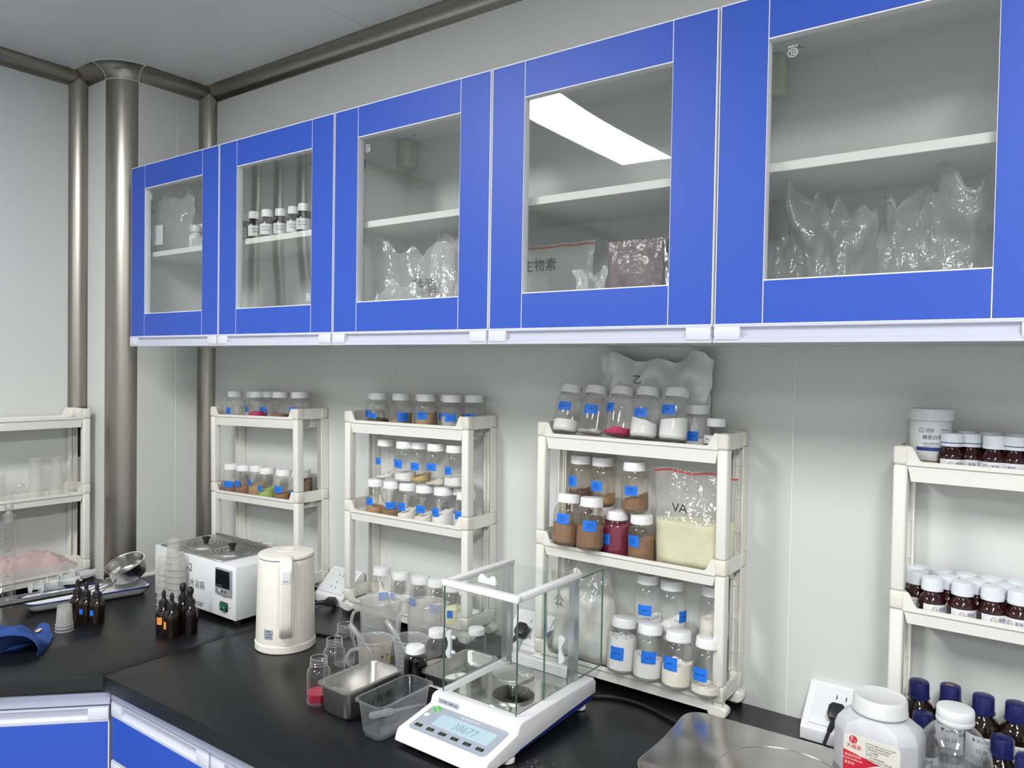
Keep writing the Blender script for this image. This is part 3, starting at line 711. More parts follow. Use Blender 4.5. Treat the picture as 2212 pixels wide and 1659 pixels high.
# ---- third cart, behind the balance
S3 = 5.267; o_ = (1180, 810)
tilted = [(1.505, 0.275, 322, 112, 278, ('white', 525, 0.001, 0.001), (160, 298, 332, 430), 'white', '维生素D3'), (1.567, 0.295, 600, 115, 548, ('cream', 640, 0.003, 0.003), (440, 590, 360, 465), 'traces of cream', '维生素'),
          (1.629, 0.295, 885, 135, 843, ('pink', 632, 0.006, 0.004), (672, 768, 352, 455), 'magenta', '维生素'), (1.690, 0.245, 1175, 130, 1132, ('white', 530, -0.007, 0.005), (1003, 1143, 393, 500), 'lumpy white', '维生素'), (1.754, 0.205, 1503, 140, 1476, ('white', 500, 0.004, 0.001), (1327, 1470, 352, 462), 'much white', '维生素')]
for i, (x, ln, a, b, lm, fl, lb, ds, w) in enumerate(tilted):
    jarpx('leaning jar with %s powder, %s on top of the cart behind the balance' % (ds, ORD[i]), o_, S3, a, b, -0.100, 0.5215, fl, lb, lm, x=x, lean=ln, group='leaning jars behind the balance', lines=(w,))
jarpx('upright clear jar with blue sticker between leaning jars and a small jar', o_, S3, 1722, 325, -0.046, FLOOR[0], ('white', 700), (1618, 1737, 620, 727), lines=('维生素',))
def small_jar(label, x, y, z, h=0.048, group=None, lines=('湨瑞',)):
    t = thing('small_jar', label, 'jar', (x, y, z), group=group); d = h-0.048
    obj('body', lathe([(0, 0.001), (0.021, 0), (0.0236, 0.003), (0.0238, d+0.024), (0.0225, d+0.028), (0.0175, d+0.031), (0.0165, d+0.036)], 36), 'pet', t, ang=60)
    if 'sjc' not in _b: _b['sjc'] = ME(ribbed_cap(0.0178, 0.0155), True, 25)
    obj('cap', _b['sjc'], 'cap', t, (0, 0, d+0.0325))
    if lines: sticker(t, face_cam(x, y)-0.75, d+0.008, 0.024, 0.016, lines, 0, 0.0241, 'paper', 'print_black', 0.003)
    return t
q = gy(1180+1936/S3, 905, -0.066)
small_jar('small clear jar with white label at the end of the top tray', q.x, -0.066, FLOOR[0], 0.080)
S6 = 6.635
def p6(a, b): return 1180+a/S6, 970+b/S6
# back supports, then the stacked row
o_ = (1180, 970)
for i, a in enumerate((505, 815)):
    x = gy(*p6(a, 700), YR).x
    jar('clear jar with dark brown powder, %s in the back row under the stacked jars' % ORD[i], x, YR, FLOOR[1], ('darkbrown', 0.5, 0.004, 0.003), None, bodymat='brown_haze')
for i, (a, b, y, fl, lb, sd, ds) in enumerate(((504, 85, YR, ('darkbrown', 600, 0.006, 0.008), (322, 440, 375, 517), 0, 'dark crumbs'), (814, 135, YR, ('tan', 715, 0.012, 0.004), (655, 807, 463, 600), 0, 'a tan slope'), (1285, 190, -0.066, ('brown', 705, 0.008, 0.006), (1145, 1322, 520, 650), 0.03, 'brown powder'))):
    jarpx('stacked clear jar with %s, %s in the upper row beside the yellow bag' % (ds, ORD[i]), o_, S6, a, b, y, FLOOR[1]+JH+0.0020, fl, lb, side=-sd, bodymat='brown_haze', lines=E3, group='stacked jars beside the yellow bag')
for i, (a, b, ta, tt, lm, ln, fl, lb, ds) in enumerate(((265, 1320, 345, 602, 307, 0.14, ('brown', 1035, -0.001, 0.002), (160, 330, 880, 1025), 'brown'), (620, 1385, 662, 656, 640, 0.06, ('brown', 1062, -0.001, 0.001), (532, 722, 968, 1118), 'light brown'))):
    q = gy(*p6(a, b), -0.112)
    jarpx('clear jar full of %s powder propped on the tray rim, %s from the post' % (ds, ORD[i]), o_, S6, ta, tt, -0.112, 0.2830, fl, lb, lm, x=q.x, lean=ln, bodymat='brown_haze', scale=1.04, lines=E3, group='jars propped on the tray rim beside the yellow bag')
jarpx('clear jar coated with dusty pink powder beside two propped brown jars', o_, S6, 1016, 855, -0.072, FLOOR[1]+0.001, ('dustypink', 1060, 0.004, 0.003), (820, 920, 1175, 1325), bodymat='pink_stained')
jarpx('clear jar with a heap of brown powder directly beside the yellow bag', o_, S6, 1372, 945, -0.072, FLOOR[1], ('brown', 1320, 0.012, 0.006), (1190, 1333, 1228, 1385), bodymat='brown_haze', lines=E3)
S7 = 6.146; o_ = (1300, 1220)
def p7(a, b): return 1300+a/S7, 1220+b/S7
for i, (a, b, ta, tt, lm, ln, fl, lb, ds, w) in enumerate(((250, 1360, 310, 640, 273, 0.13, ('white', 890, 0.0, 0.006), (122, 292, 1005, 1170), 'heaped full with white', '氨基丁酸'), (600, 1465, 650, 742, 622, 0.10, ('white', 1165, -0.004, 0.003), (528, 718, 1065, 1223), 'half full of white', '氨基丁酸'), (985, 1565, 1022, 822, 1002, 0.08, ('cream', 1262, 0.004, 0.007), (828, 1000, 1138, 1312), 'with lumpy cream', '甜味素'), (1385, 1525, 1420, 765, 1400, 0.10, ('ivory', 1400, 0.004, 0.004), (1222, 1400, 1140, 1310), 'with a little ivory', '中链甘油三酯'))):
    q = gy(*p7(a, b), -0.112)
    jarpx('clear jar %s powder, %s on the bottom rim behind the balance' % (ds, ORD[i]), o_, S7, ta, tt, -0.112, 0.0445, fl, lb, lm, x=q.x, lean=ln, scale=1.045, lines=(w,), group='jars on the bottom rim behind the balance')
for i, (a, b, fl, lb, ds) in enumerate(((623, 115, ('white', 715, 0.010, 0.004), (497, 668, 490, 628), 'white'), (941, 195, ('white', 765, 0.010, 0.008), (1033, 1150, 568, 717), 'lumpy white'), (1500, 275, ('cream', 680, 0.010, 0.006), None, 'cream'))):
    x = gy(*p7(a, b), -0.048).x
    zt_ = gy(*p7(a, b), -0.048).z-JH*1.03-FLOOR[2]
    small_jar('small white-capped jar propping up the tall jar, %s of three' % ORD[i], x, -0.046, FLOOR[2], max(0.048, zt_-0.001), lines=None)
    jarpx('clear jar with %s powder, %s in the raised back row behind the balance' % (ds, ORD[i]), o_, S7, a, b, -0.046, FLOOR[2]+max(0.048, zt_-0.001)+0.0005, fl, lb, scale=1.03, lines=('维生素',) if lb else None, group='raised jars behind the balance')
# ---- small dark bottles with white caps
def dark_parts():
    _b['dk'] = ME(lathe([(0, 0.001), (0.0185, 0), (0.0200, 0.002), (0.0200, 0.040), (0.0188, 0.046), (0.0140, 0.051), (0.0125, 0.054), (0.0125, 0.059)], 32), True, 60)
    _b['dkc'] = ME(mv(ribbed_cap(0.0162, 0.0205, 56, 0.0007, 0.24), 0, 0, 0.0575), True, 25)
    _b['dkr'] = ME(mv(lathe([(0.0160, 0), (0.0164, 0.0004), (0.0164, 0.0012), (0.0160, 0.0016)], 40), 0, 0, 0.0622))
    _b['dkl'] = {}
dark_parts()
def logo(h):
    def ring(r0, r1, a0, a1, n=20):
        V = []
        for i in range(n+1):
            a = a0+(a1-a0)*i/n; V += [(r0*math.cos(a), r0*math.sin(a), 0), (r1*math.cos(a), r1*math.sin(a), 0)]
        return V, [(2*i, 2*i+2, 2*i+3, 2*i+1) for i in range(n)]
    return ring(h*0.42, h*0.5, PI*0.35, PI*1.9), ring(h*0.42, h*0.5, -PI*0.1, PI*0.35)
def brand_print(t, r, z, a, k=1.0, ch='湨瑞', sub='QURUI', mark=True, col='navy_print'):
    gs = []
    if ch: gs += [mv(text(ch, 0.0062*k), 0.0045*k, 0.0005*k, 0)]
    if sub: gs += [mv(text(sub, 0.0014*k, stretch=1.6), 0.0045*k, -0.0042*k, 0)]
    l1, l2 = logo(0.0085*k)
    if mark: gs.append(mv(l1, -0.0085*k, 0, 0))
    obj('print', wrap(cat(*gs), r, z, a), col, t, smooth=False)
    if mark: obj('print', wrap(cat(mv(l2, -0.0085*k, 0, 0), mv(text('川', 0.0055*k), -0.0085*k, 0, 0)), r, z, a), 'gold_print', t, smooth=False)
def dark_bottle(label, x, y, z, u=0.0, s=1.0, ring=False, glass='maroon_glass', group=None, lines=None, capm='cap_cool'):
    t = thing('small_bottle', label, 'bottle', (x, y, z), group=group); t.scale = (s,)*3
    obj('body', _b['dk'], glass, t); obj('cap', _b['dkc'], capm, t)
    if ring: obj('seal_ring', _b['dkr'], 'navy_print', t)
    a = face_cam(x, y)+u
    st = obj('paper_label', wrap(patch(0.050, 0.030, 20, 1), 0.02025, 0.0225, a), 'paper', t)
    if lines is None: brand_print(st, 0.0205, 0.0300, a, 0.92)
    else:
        gs = [mv(text(l, 0.0042 if k == 0 else 0.0046), 0, 0.004-k*0.008, 0) for k, l in enumerate(lines)]
        obj('print', wrap(cat(*gs), 0.0205, 0.0240, a), 'print_black', st, smooth=False)
    return t
S8 = 3.016
def p8(a, b): return 1840+a/S8, 850+b/S8
for i, (a, b, y, u, rg) in enumerate(((654, 252, -0.085, 0.35, True), (775, 252, -0.072, -0.1, True), (932, 268, -0.085, -0.15, False), (1070, 264, -0.085, -0.45, True), (1205, 275, -0.085, 0.0, True))):
    q = gy(*p8(a, b), y)
    dark_bottle('maroon glass bottle with white ribbed cap, %s along the top tray front' % ORD[i], q.x, y, FLOOR[0], u, 1.0, rg, group='dark bottles on the top tray')
for i, (a, b) in enumerate(((743, 237), (902, 246), (1080, 258))):
    q = gy(*p8(a, b), -0.042)
    dark_bottle('maroon glass bottle, %s in the back row on the top tray' % ORD[i], q.x, -0.042, FLOOR[0]+0.002, 0.3, 1.0, False, group='dark bottles on the top tray')
rows = [(-0.0855, 'front', [(526, 1200), (724, 1228), (918, 1255), (1094, 1280), (1270, 1300)], (0.6, 0.4, 0.5, -0.2, 0)), (-0.058, 'middle', [(430, 1160), (630, 1185), (818, 1213), (1005, 1240), (1180, 1262)], (0.3, 0.2, 0.4, 0.2, 0)), (-0.031, 'rear', [(430, 1128), (585, 1143), (745, 1172), (914, 1193), (1085, 1215)], (0, 0.2, 0, 0.3, 0))]
for y, nm, pts, us in rows:
    for i, (a, b) in enumerate(pts):
        q = gy(*p8(a, b), y)
        dark_bottle('maroon glass bottle with white cap, %s in the %s row of the crowded tray' % (ORD[i], nm), q.x, y, FLOOR[1]-0.007, us[i], 1.0 if nm != 'rear' else 1.02, False, group='dark bottles on the crowded tray')
# white tub on a wad of leaflets
q = gy(*p8(518, 105), -0.058)
lf = thing('leaflet_stack', 'flat printed packets lying under the white tub', 'packets', (q.x, -0.058, FLOOR[0]))
for k in range(4):
    obj('packet', rbox(-0.030+0.001*k, 0.036-0.002*k, -0.026, 0.030, 0.0075*k, 0.0075*k+0.0070, 0.0015, 1), ['paper', 'navy_print', 'paper', 'ivory_paper'][k], lf)
obj('packet_print', rbox(0.006, 0.024, -0.0262, -0.020, 0.0226, 0.0292, 0.001, 1), 'gold_print', lf)
tb = thing('tub', 'tall white screw-lid tub with printed label on the top tray', 'tub', (q.x, -0.058, FLOOR[0]+0.0305))
obj('body', lathe([(0, 0), (0.029, 0), (0.0308, 0.003), (0.0312, 0.062), (0.0300, 0.064), (0.0300, 0.068)], 40), 'white_plastic', tb)
obj('lid', lathe([(0.0322, 0.0655), (0.0336, 0.0665), (0.0336, 0.0825), (0.0325, 0.0845), (0.030, 0.0850), (0, 0.0850)], 48), 'white_plastic', tb)
a = face_cam(q.x, -0.058)+0.30
st = obj('paper_label', wrap(patch(0.062, 0.046, 24, 1), 0.0316, 0.0375, a), 'paper', tb)
brand_print(st, 0.0319, 0.0500, a-0.48, 0.95)
obj('print', wrap(cat(mv(text('糖基白色素', 0.0068), -0.003, 0.0015, 0), mv(text('样品仅供测试', 0.0022), 0.012, 0.014, 0)), 0.0319, 0.0375, a), 'print_black', st, smooth=False)
obj('print', wrap(cat(mv(text('河南省湨瑞生物科技有限公司', 0.0030), 0, 0.0, 0), mv(text('Henan Qurui Biotechnology Co., Ltd', 0.0024), 0, -0.0042, 0)), 0.0319, 0.0285, a), 'navy_print', st, smooth=False)
obj('band', wrap(patch(0.062, 0.0060, 24, 1), 0.0319, 0.0195, a), 'navy_print', st)
# ---- amber bottles with navy caps
_b['am'] = ME(lathe([(0, 0.001), (0.0225, 0), (0.0245, 0.003), (0.0245, 0.068), (0.0232, 0.078), (0.0190, 0.086), (0.0135, 0.0905), (0.0130, 0.096)], 36), True, 60)
_b['amc'] = ME(mv(lathe([(0.0165, 0), (0.0170, 0.001), (0.0170, 0.003), (0.0158, 0.0038), (0.0155, 0.024), (0.0145, 0.0275), (0.012, 0.0285), (0, 0.0285)], 36), 0, 0, 0.0945), True, 40)
def amber_bottle(label, x, y, z, u=0.0, code='18140', top=False):
    t = thing('amber_bottle', label, 'bottle', (x, y, z), group='amber bottles with navy caps')
    obj('body', _b['am'], 'amber', t)
    cp = obj('cap', _b['amc'], 'navy_cap', t)
    a = face_cam(x, y)+u
    st = obj('paper_label', wrap(patch(0.060, 0.046, 22, 1), 0.02475, 0.040, a), 'paper', t)
    obj('print', wrap(cat(mv(text('◆', 0.0060), -0.0125, 0, 0), mv(text('吴氏香精', 0.0056), 0.004, 0, 0)), 0.0250, 0.056, a), 'navy_print', st, smooth=False)
    obj('print', wrap(cat(mv(text(code, 0.0058), 0, 0, 0), mv(text('香精', 0.0056), 0.017, 0.0095, 0)), 0.0250, 0.040, a), 'print_black', st, smooth=False)
    return t
zt4 = FLOOR[2]
S9 = 4.007
def p9(a, b): return 1660+a/S9, 1380+b/S9
for i, (a, b, y, u, cde, ds) in enumerate(((1305, 350, -0.060, 0.10, '13.06', 'closest to the cart post'), (1577, 420, -0.048, 0.1, '21.07', 'with a worn cap mark'), (1864, 475, -0.060, 0.0, '25.06', 'third from the cart post'), (2150, 545, -0.060, -0.1, '18140', 'fourth from the cart post'))):
    q = gy(*p9(a, b), y)
    t = amber_bottle('amber bottle with navy cap on the bottom tray, '+ds, q.x, y, zt4, u, cde)
    if i == 1: obj('worn_mark', mv(cat(*[box(-0.006+0.003*k, -0.0045+0.003*k, -0.004+0.001*abs(k-1), 0.003, 0.0, 0.0004) for k in range(4)]), 0, -0.002, 0.1231), 'gold_print', t)
for i, (x, y, ds) in enumerate(((2.206, -0.134, 'between the white canister and the clear bottle'), (2.312, -0.148, 'on the worktop beside the clear bottle'), (2.345, -0.196, 'in front of the others beside the clear bottle'), (2.372, -0.145, 'at the end of the worktop group'))):
    amber_bottle('amber bottle with navy cap standing '+ds, x, y, 0.0, [0, -0.5, -0.35, -0.2][i], ['13.05', '25.06', '18142', '18145'][i])

# ================================================================== WATER BATH
wbx = thing('water_bath', 'white twin-lid laboratory water bath with steel top and control panel', 'water bath', (0.305, -0.353, -0.008))
BW, BD, BH = 0.386, 0.183, 0.150
def L_(g): return g
obj('housing', rbox(0, BW, 0, BD, 0.012, BH, 0.003, 2), 'white_enamel', wbx)
for x in (0.02, BW-0.02):
    for y in (0.02, BD-0.02): obj('foot', xf(lathe([(0, 0), (0.010, 0), (0.011, 0.012), (0, 0.012)], 16), Matrix.Translation((x, y, 0 if x > 0.2 else -0.010))), 'black_rubber', wbx)
pl = obj('steel_top', cat(rbox(0.022, 0.315, 0.004, BD-0.004, BH, BH+0.004, 0.0015, 1), rbox(0.022, 0.315, BD-0.008, BD-0.003, BH+0.003, BH+0.009, 0.001, 1)), 'steel_dull', wbx, label='worn stainless steel top plate')
for cx, cy in ((0.118, 0.085), (0.243, 0.085)):
    for k, r in enumerate((0.057, 0.047, 0.037, 0.027)):
        g = lathe([(r, 0.0), (r-0.0004, 0.0030+0.0006*k), (r-0.0016, 0.0036+0.0006*k), (r-0.0068, 0.0030+0.0006*k), (r-0.0074, 0.0)], 48)
        obj('ring', mv(g, cx, cy, BH+0.0035), 'steel_dull', pl)
    obj('lid', mv(lathe([(0.019, 0), (0.0185, 0.0035), (0.015, 0.0042), (0, 0.0045)], 40), cx, cy, BH+0.0035), 'steel_dull', pl)
    obj('knob', mv(lathe([(0.0065, 0.0), (0.0062, 0.004), (0.0075, 0.009), (0.0112, 0.0145), (0.0115, 0.0165), (0.009, 0.0178), (0.004, 0.0165), (0, 0.016)], 28), cx, cy, BH+0.0078), 'black_rubber', pl)
cp = obj('control_panel', rbox(0.304, 0.372, -0.006, 0.001, 0.072, 0.139, 0.002, 2), 'grey_plastic', wbx)
obj('display', rbox(0.307, 0.369, -0.0072, -0.005, 0.091, 0.136, 0.001, 1), 'display_black', cp)
for k in range(3): obj('key', xf(lathe([(0.0035, 0), (0.0033, 0.0008), (0, 0.001)], 16), Matrix.Translation((0.324+0.013*k, -0.006, 0.082)) @ Matrix.Rotation(PI/2, 4, 'X')), ['cart_joint', 'steel_dull', 'steel_dull'][k], cp)
obj('print', mv(xf(text('- - -', 0.0015), XZ), 0.325, -0.0075, 0.0965), 'print_white', cp, smooth=False)
sw = obj('power_switch', rbox(0.322, 0.354, -0.004, 0.001, 0.030, 0.053, 0.0015, 1), 'dark_plastic', wbx)
obj('rocker', rbox(0.3245, 0.3515, -0.0065, -0.003, 0.032, 0.051, 0.002, 2), 'green_switch', sw)
obj('print', mv(xf(cat(mv(text('I', 0.006), -0.006, 0, 0), mv(text('O', 0.005), 0.006, 0, 0)), XZ), 0.338, -0.0067, 0.0415), 'print_white', sw, smooth=False)
obj('print', cat(mv(xf(text('-2', 0.021), XZ), 0.177, -0.0004, 0.117), mv(xf(text('水浴锅', 0.0215), XZ), 0.213, -0.0004, 0.077), mv(xf(text('博仪器厂', 0.0125), XZ), 0.222, -0.0004, 0.026), mv(xf(text('温度控制仪', 0.0036), XZ), 0.338, -0.0004, 0.066), mv(xf(text('电源', 0.005), XZ), 0.338, -0.0004, 0.0245), mv(xf(text('ON', 0.0035), XZ), 0.3165, -0.0004, 0.043), mv(xf(text('OFF', 0.0035), XZ), 0.361, -0.0004, 0.042)), 'print_black', wbx, smooth=False)

# ================================================================== KETTLE
kx, ky = 0.8985, -0.3580; kz = zc(kx)
ka = face_cam(kx, ky)
kt = thing('electric_kettle', 'ivory electric kettle with fluted body and closed lid', 'kettle', (kx, ky, kz), (0, 0, ka))
obj('base_ring', lathe([(0, 0), (0.067, 0), (0.0695, 0.003), (0.0695, 0.017), (0.0675, 0.0195), (0.066, 0.020)], 64), 'kettle', kt)
n = 180; V = []; Fs = []
zs = [(0.019, 0.0672), (0.022, 0.0676), (0.10, 0.0662), (0.206, 0.0640), (0.2105, 0.0632), (0.2115, 0.0615)]
for k, (z, r) in enumerate(zs):
    for i in range(n):
        a = 2*PI*i/n; dd = abs((a+PI) % (2*PI)-PI)
        flute = 0.0004 if (dd > 0.32 and 0 < k < 4 and i % 4 < 2) else 0.0
        V.append(((r-flute)*math.cos(a), (r-flute)*math.sin(a), z))
for k in range(len(zs)-1):
    for i in range(n): j = (i+1) % n; Fs.append((k*n+i, k*n+j, (k+1)*n+j, (k+1)*n+i))
obj('body', (V, Fs), 'kettle', kt, ang=60)
obj('seam_ring', lathe([(0.0622, 0.2105), (0.0622, 0.2150)], 48), 'grey_plastic', kt)
lid = obj('lid', lathe([(0.0605, 0.2135), (0.0640, 0.2145), (0.0645, 0.2175), (0.0630, 0.2205), (0.055, 0.2222), (0, 0.2226)], 64), 'kettle', kt)
obj('lid_button', mv(lathe([(0.0205, 0), (0.0200, 0.0012), (0.0165, 0.0016), (0.0160, 0.0008), (0, 0.0009)], 36), -0.012, 0, 0.2224), 'kettle', lid)
# handle: rounded bar sweeping from lid to body
hp = bez([(0.030, 0, 0.2165), (0.055, 0, 0.2195), (0.082, 0, 0.214), (0.0945, 0, 0.196), (0.0965, 0, 0.16), (0.0955, 0, 0.11), (0.0925, 0, 0.072), (0.080, 0, 0.052), (0.066, 0, 0.046)], 6)
rings = []
for i, p in enumerate(hp):
    t_ = (hp[min(i+1, len(hp)-1)]-hp[max(i-1, 0)]).normalized(); nrm = Vector((-t_.z, 0, t_.x)); f_ = i/(len(hp)-1)
    wd_ = 0.0155-0.0015*math.sin(f_*PI); th_ = 0.0060 if f_ > 0.12 else 0.0035
    ring_ = []
    for k in range(16):
        a = 2*PI*k/16; ca, sa = math.cos(a), math.sin(a)
        ring_.append(tuple(p+Vector((0, 1, 0))*wd_*math.copysign(abs(ca)**0.5, ca)+nrm*th_*math.copysign(abs(sa)**0.6, sa)))
    rings.append(ring_)
hd = obj('handle', loft(rings), 'kettle', kt, ang=50)
obj('rating_window', rbox(0.0995, 0.1030, -0.0095, 0.0095, 0.172, 0.200, 0.001, 1), 'white_plastic', hd)
obj('print', xf(mv(text('保 温', 0.0045), 0, 0, 0), Matrix.Translation((0.1033, 0, 0.178)) @ Matrix.Rotation(PI/2, 4, 'Z') @ XZ), 'print_black', hd, smooth=False)
obj('screw_hole', xf(lathe([(0.0035, 0), (0.0030, 0.0004), (0, 0.0003)], 16), Matrix.Translation((0.0895, 0, 0.0575)) @ Matrix.Rotation(PI*0.68, 4, 'Y')), 'kettle_dark', hd)
obj('spine_plate', wrap(patch(0.034, 0.188, 8, 1), 0.0682, 0.113, 0.0), 'kettle', kt)
obj('round_button', xf(lathe([(0.0135, 0), (0.0132, 0.0012), (0.011, 0.0016), (0, 0.0017)], 32), Matrix.Translation((0.0680, 0, 0.032)) @ Matrix.Rotation(PI/2, 4, 'Y')), 'kettle', kt)
st = obj('sticker', wrap(patch(0.022, 0.022, 8, 1), 0.0683, 0.046, -0.60), 'panel_grey', kt)
obj('print', wrap(cat(mv(text('请勿触摸', 0.0030), 0, 0.007, 0), mv(text('小心烫伤', 0.0040), 0.001, 0.0005, 0), mv(text('注意安全', 0.0040), 0.001, -0.006, 0)), 0.0686, 0.046, -0.60), 'print_black', st, smooth=False)

# ================================================================== SOCKET BOXES, PLUGS, CORDS
_s = {}
def socket_box(label, x, y, z, w=0.118, deep=0.082):
    t = thing('socket_box', label, 'socket', (x, y, z), group='sloping socket boxes')
    prof = [(0.0, 0.0), (0.0, 0.022), (0.004, 0.026), (deep-0.012, 0.083), (deep-0.004, 0.084), (deep, 0.080), (deep, 0.0)]
    if not _s:
        _s['shell'] = ME(bev(prism(prof, 0, w, 'x'), 0.0022, 2, 20), True, 40)
    obj('shell', _s['shell'], 'white_plastic', t)
    a = math.atan2(0.083-0.026, deep-0.016)
    M = Matrix.Translation((w/2, 0.0375, 0.0545)) @ Matrix.Rotation(a, 4, 'X')
    pl = obj('cover_plate', xf(rbox(-0.046, 0.046, -0.039, 0.039, -0.002, 0.004, 0.0015, 2), M), 'white_enamel', t)
    slots = [(-0.008, 0.019, 0.3*0), (0.008, 0.019, 0.0)]
    g = [box(px-0.0008, px+0.0008, py-0.0042, py+0.0042, 0.0038, 0.0043) for px, py, _ in slots]
    g.append(box(-0.0008, 0.0008, -0.008, 0.0, 0.0038, 0.0043))
    for s in (-1, 1): g.append(xf(box(-0.0008, 0.0008, -0.0045, 0.0045, 0.0038, 0.0043), Matrix.Translation((s*0.009, -0.021, 0)) @ Matrix.Rotation(s*0.55, 4, 'Z')))
    for k in g: obj('slot', xf(k, M), 'display_black', pl, smooth=False)
    t['plate'] = 1
    return t, M
s1_, M1 = socket_box('sloping white socket box with free sockets beside the kettle', 0.672, -0.088, zc(0.7))
s2_, M2 = socket_box('sloping white socket box with a black plug behind the balance', 1.334, -0.088, 0.0)
s3_, M3 = socket_box('sloping white socket box with a black plug behind the kitchen scale', 2.003, -0.080, 0.0)
def plug(label, sock, M, du=0.0, dv=-0.016, tail=None):
    o = sock.location
    C = Matrix.Translation(o) @ M
    t = thing('power_plug', label, 'plug', tuple(C @ Vector((du, dv, 0.0045))))
    Q = C.to_3x3().to_4x4()
    body = bev(prism([(-0.014, -0.010), (-0.010, -0.016), (0.010, -0.016), (0.014, -0.010), (0.014, 0.008), (0.009, 0.015), (-0.009, 0.015), (-0.014, 0.008)], 0, 0.022), 0.003, 2)
    obj('plug_body', xf(body, Q), 'dark_plastic', t)
    p0 = Vector((0, -0.014, 0.014)); pth = [p0, p0+Vector((-0.002, -0.014, 0.004)), p0+Vector((-0.004, -0.026, 0.006))]
    w = [Q @ p for p in pth]
    obj('strain_relief', tube([tuple(p) for p in w], [0.0062, 0.0052, 0.0040], 12), 'dark_plastic', t)
    end = w[-1]; base = t.location
    rel = [Vector(q)-base for q in tail]
    obj('cord', tube([tuple(p) for p in bez([w[1], end]+rel, 6)], 0.0030, 8), 'black_rubber', t)
    return t
plug('black plug and cord in the socket box behind the balance', s2_, M2, -0.012, -0.014, [(1.362, -0.124, 0.012), (1.315, -0.150, 0.004), (1.29, -0.195, 0.004)])
plug('black plug and cord in the socket box behind the kitchen scale', s3_, M3, 0.0, -0.016, [(2.052, -0.135, 0.012), (2.040, -0.155, 0.004), (1.985, -0.165, 0.004), (1.95, -0.172, 0.004)])
# loose plug by the kettle with its cord
pk = thing('power_plug', 'black plug pushed into the low edge of the socket box by the kettle', 'plug', (0.762, -0.108, zc(0.76)))
obj('plug_body', bev(xf(prism([(-0.013, -0.011), (0.013, -0.011), (0.016, 0.0), (0.011, 0.012), (-0.011, 0.012), (-0.016, 0.0)], -0.010, 0.012, 'y'), Matrix.Translation((0.004, 0, 0.0165)) @ Matrix.Rotation(0.5, 4, 'Z')), 0.003, 2), 'dark_plastic', pk)
obj('strain_relief', tube([(-0.006, -0.006, 0.016), (-0.024, -0.016, 0.013), (-0.040, -0.026, 0.010)], [0.0075, 0.0060, 0.0045], 12), 'dark_plastic', pk)
obj('cord', tube([tuple(p) for p in bez([(-0.034, -0.022, 0.011), (-0.052, -0.036, 0.005), (-0.05, -0.08, 0.0042), (0.02, -0.13, 0.0042), (0.10, -0.17, 0.0045), (0.20, -0.145, 0.0055), (0.26, -0.11, 0.0065)], 8)], 0.0029, 8), 'black_rubber', pk)
wc_ = thing('cord', 'black cord lying on the worktop between balance and kitchen scale', 'cord', (1.66, -0.19, 0))
obj('strand', tube([tuple(p) for p in bez([(-0.04, 0.02, 0.0035), (0.0, 0.045, 0.0035), (0.06, 0.048, 0.0035), (0.12, 0.030, 0.0035), (0.17, 0.012, 0.0035)], 8)], 0.0030, 8), 'black_rubber', wc_)

# ================================================================== BALANCE
BX, BY = 1.542, -0.336
bl = thing('analytical_balance', 'white analytical balance with glass draught shield and blue base', 'balance', (BX, BY, 0), (0, 0, -0.012))
def B(g): return mv(g, -BX, -BY, 0)
side = [(-0.205, 0.010), (-0.205, 0.058), (-0.215, 0.060), (-0.443, 0.060), (-0.450, 0.057), (-0.455, 0.0435), (-0.536, 0.0290), (-0.541, 0.024), (-0.546, 0.006), (-0.455, 0.010), (-0.440, 0.016), (-0.215, 0.026)]
obj('housing', B(bev(prism([(a, b) for a, b in [(-0.198, 0.028), (-0.198, 0.050), (-0.206, 0.060), (-0.444, 0.060), (-0.452, 0.056), (-0.456, 0.0435), (-0.537, 0.0285), (-0.542, 0.023), (-0.548, 0.008), (-0.463, 0.010), (-0.447, 0.014), (-0.300, 0.024)]], 1.447, 1.648, 'x'), 0.0032, 3, 25)), 'balance_white', bl, ang=30)
obj('blue_base', B(bev(prism([(-0.203, 0.014), (-0.203, 0.034), (-0.440, 0.020), (-0.535, 0.012), (-0.535, 0.006), (-0.440, 0.006)], 1.452, 1.643, 'x'), 0.002, 1, 25)), 'balance_blue', bl)
for x in (1.468, 1.627):
    for y in (-0.470, -0.225): obj('levelling_foot', mv(lathe([(0, 0), (0.010, 0), (0.0125, 0.002), (0.0125, 0.007), (0.008, 0.009), (0.008, 0.016), (0, 0.016)], 24), x-BX+(0.010 if x > 1.55 and y < -0.4 else 0), y-BY, 0), 'white_plastic', bl)
obj('chamber_floor', B(rbox(1.474, 1.626, -0.427, -0.232, 0.0595, 0.0612, 0.0008, 1)), 'steel_mirror', bl)
def P_(px, py): return (px-BX, py-BY)
gx0, gx1, gy0, gy1, gz0, gz1 = 1.460, 1.628, -0.436, -0.234, 0.061, 0.257
def pane_obj(nm, x0, x1, y0, y1, z0, z1, lab=None):
    o = obj(nm, B(box(x0, x1, y0, y1, z0, z1)), 'balance_glass', bl, smooth=False, label=lab)
    return o
fp = pane_obj('glass_pane', gx0, gx1, gy0, gy0+0.003, gz0, gz1, 'front glass')
obj('pane_edge', B(cat(box(gx0-0.0002, gx0+0.0008, gy0-0.0001, gy0+0.0031, gz0, gz1), box(gx1-0.0008, gx1+0.0002, gy0-0.0001, gy0+0.0031, gz0, gz1))), 'glass_edge', fp, smooth=False)
lp = pane_obj('glass_door', gx0-0.001, gx0+0.002, gy0+0.004, gy1-0.01, gz0, gz1, 'sliding side glass')
rp_ = pane_obj('glass_door', gx1-0.002, gx1+0.001, gy0+0.085, gy1+0.090, gz0, gz1-0.001, 'sliding side glass pushed back')
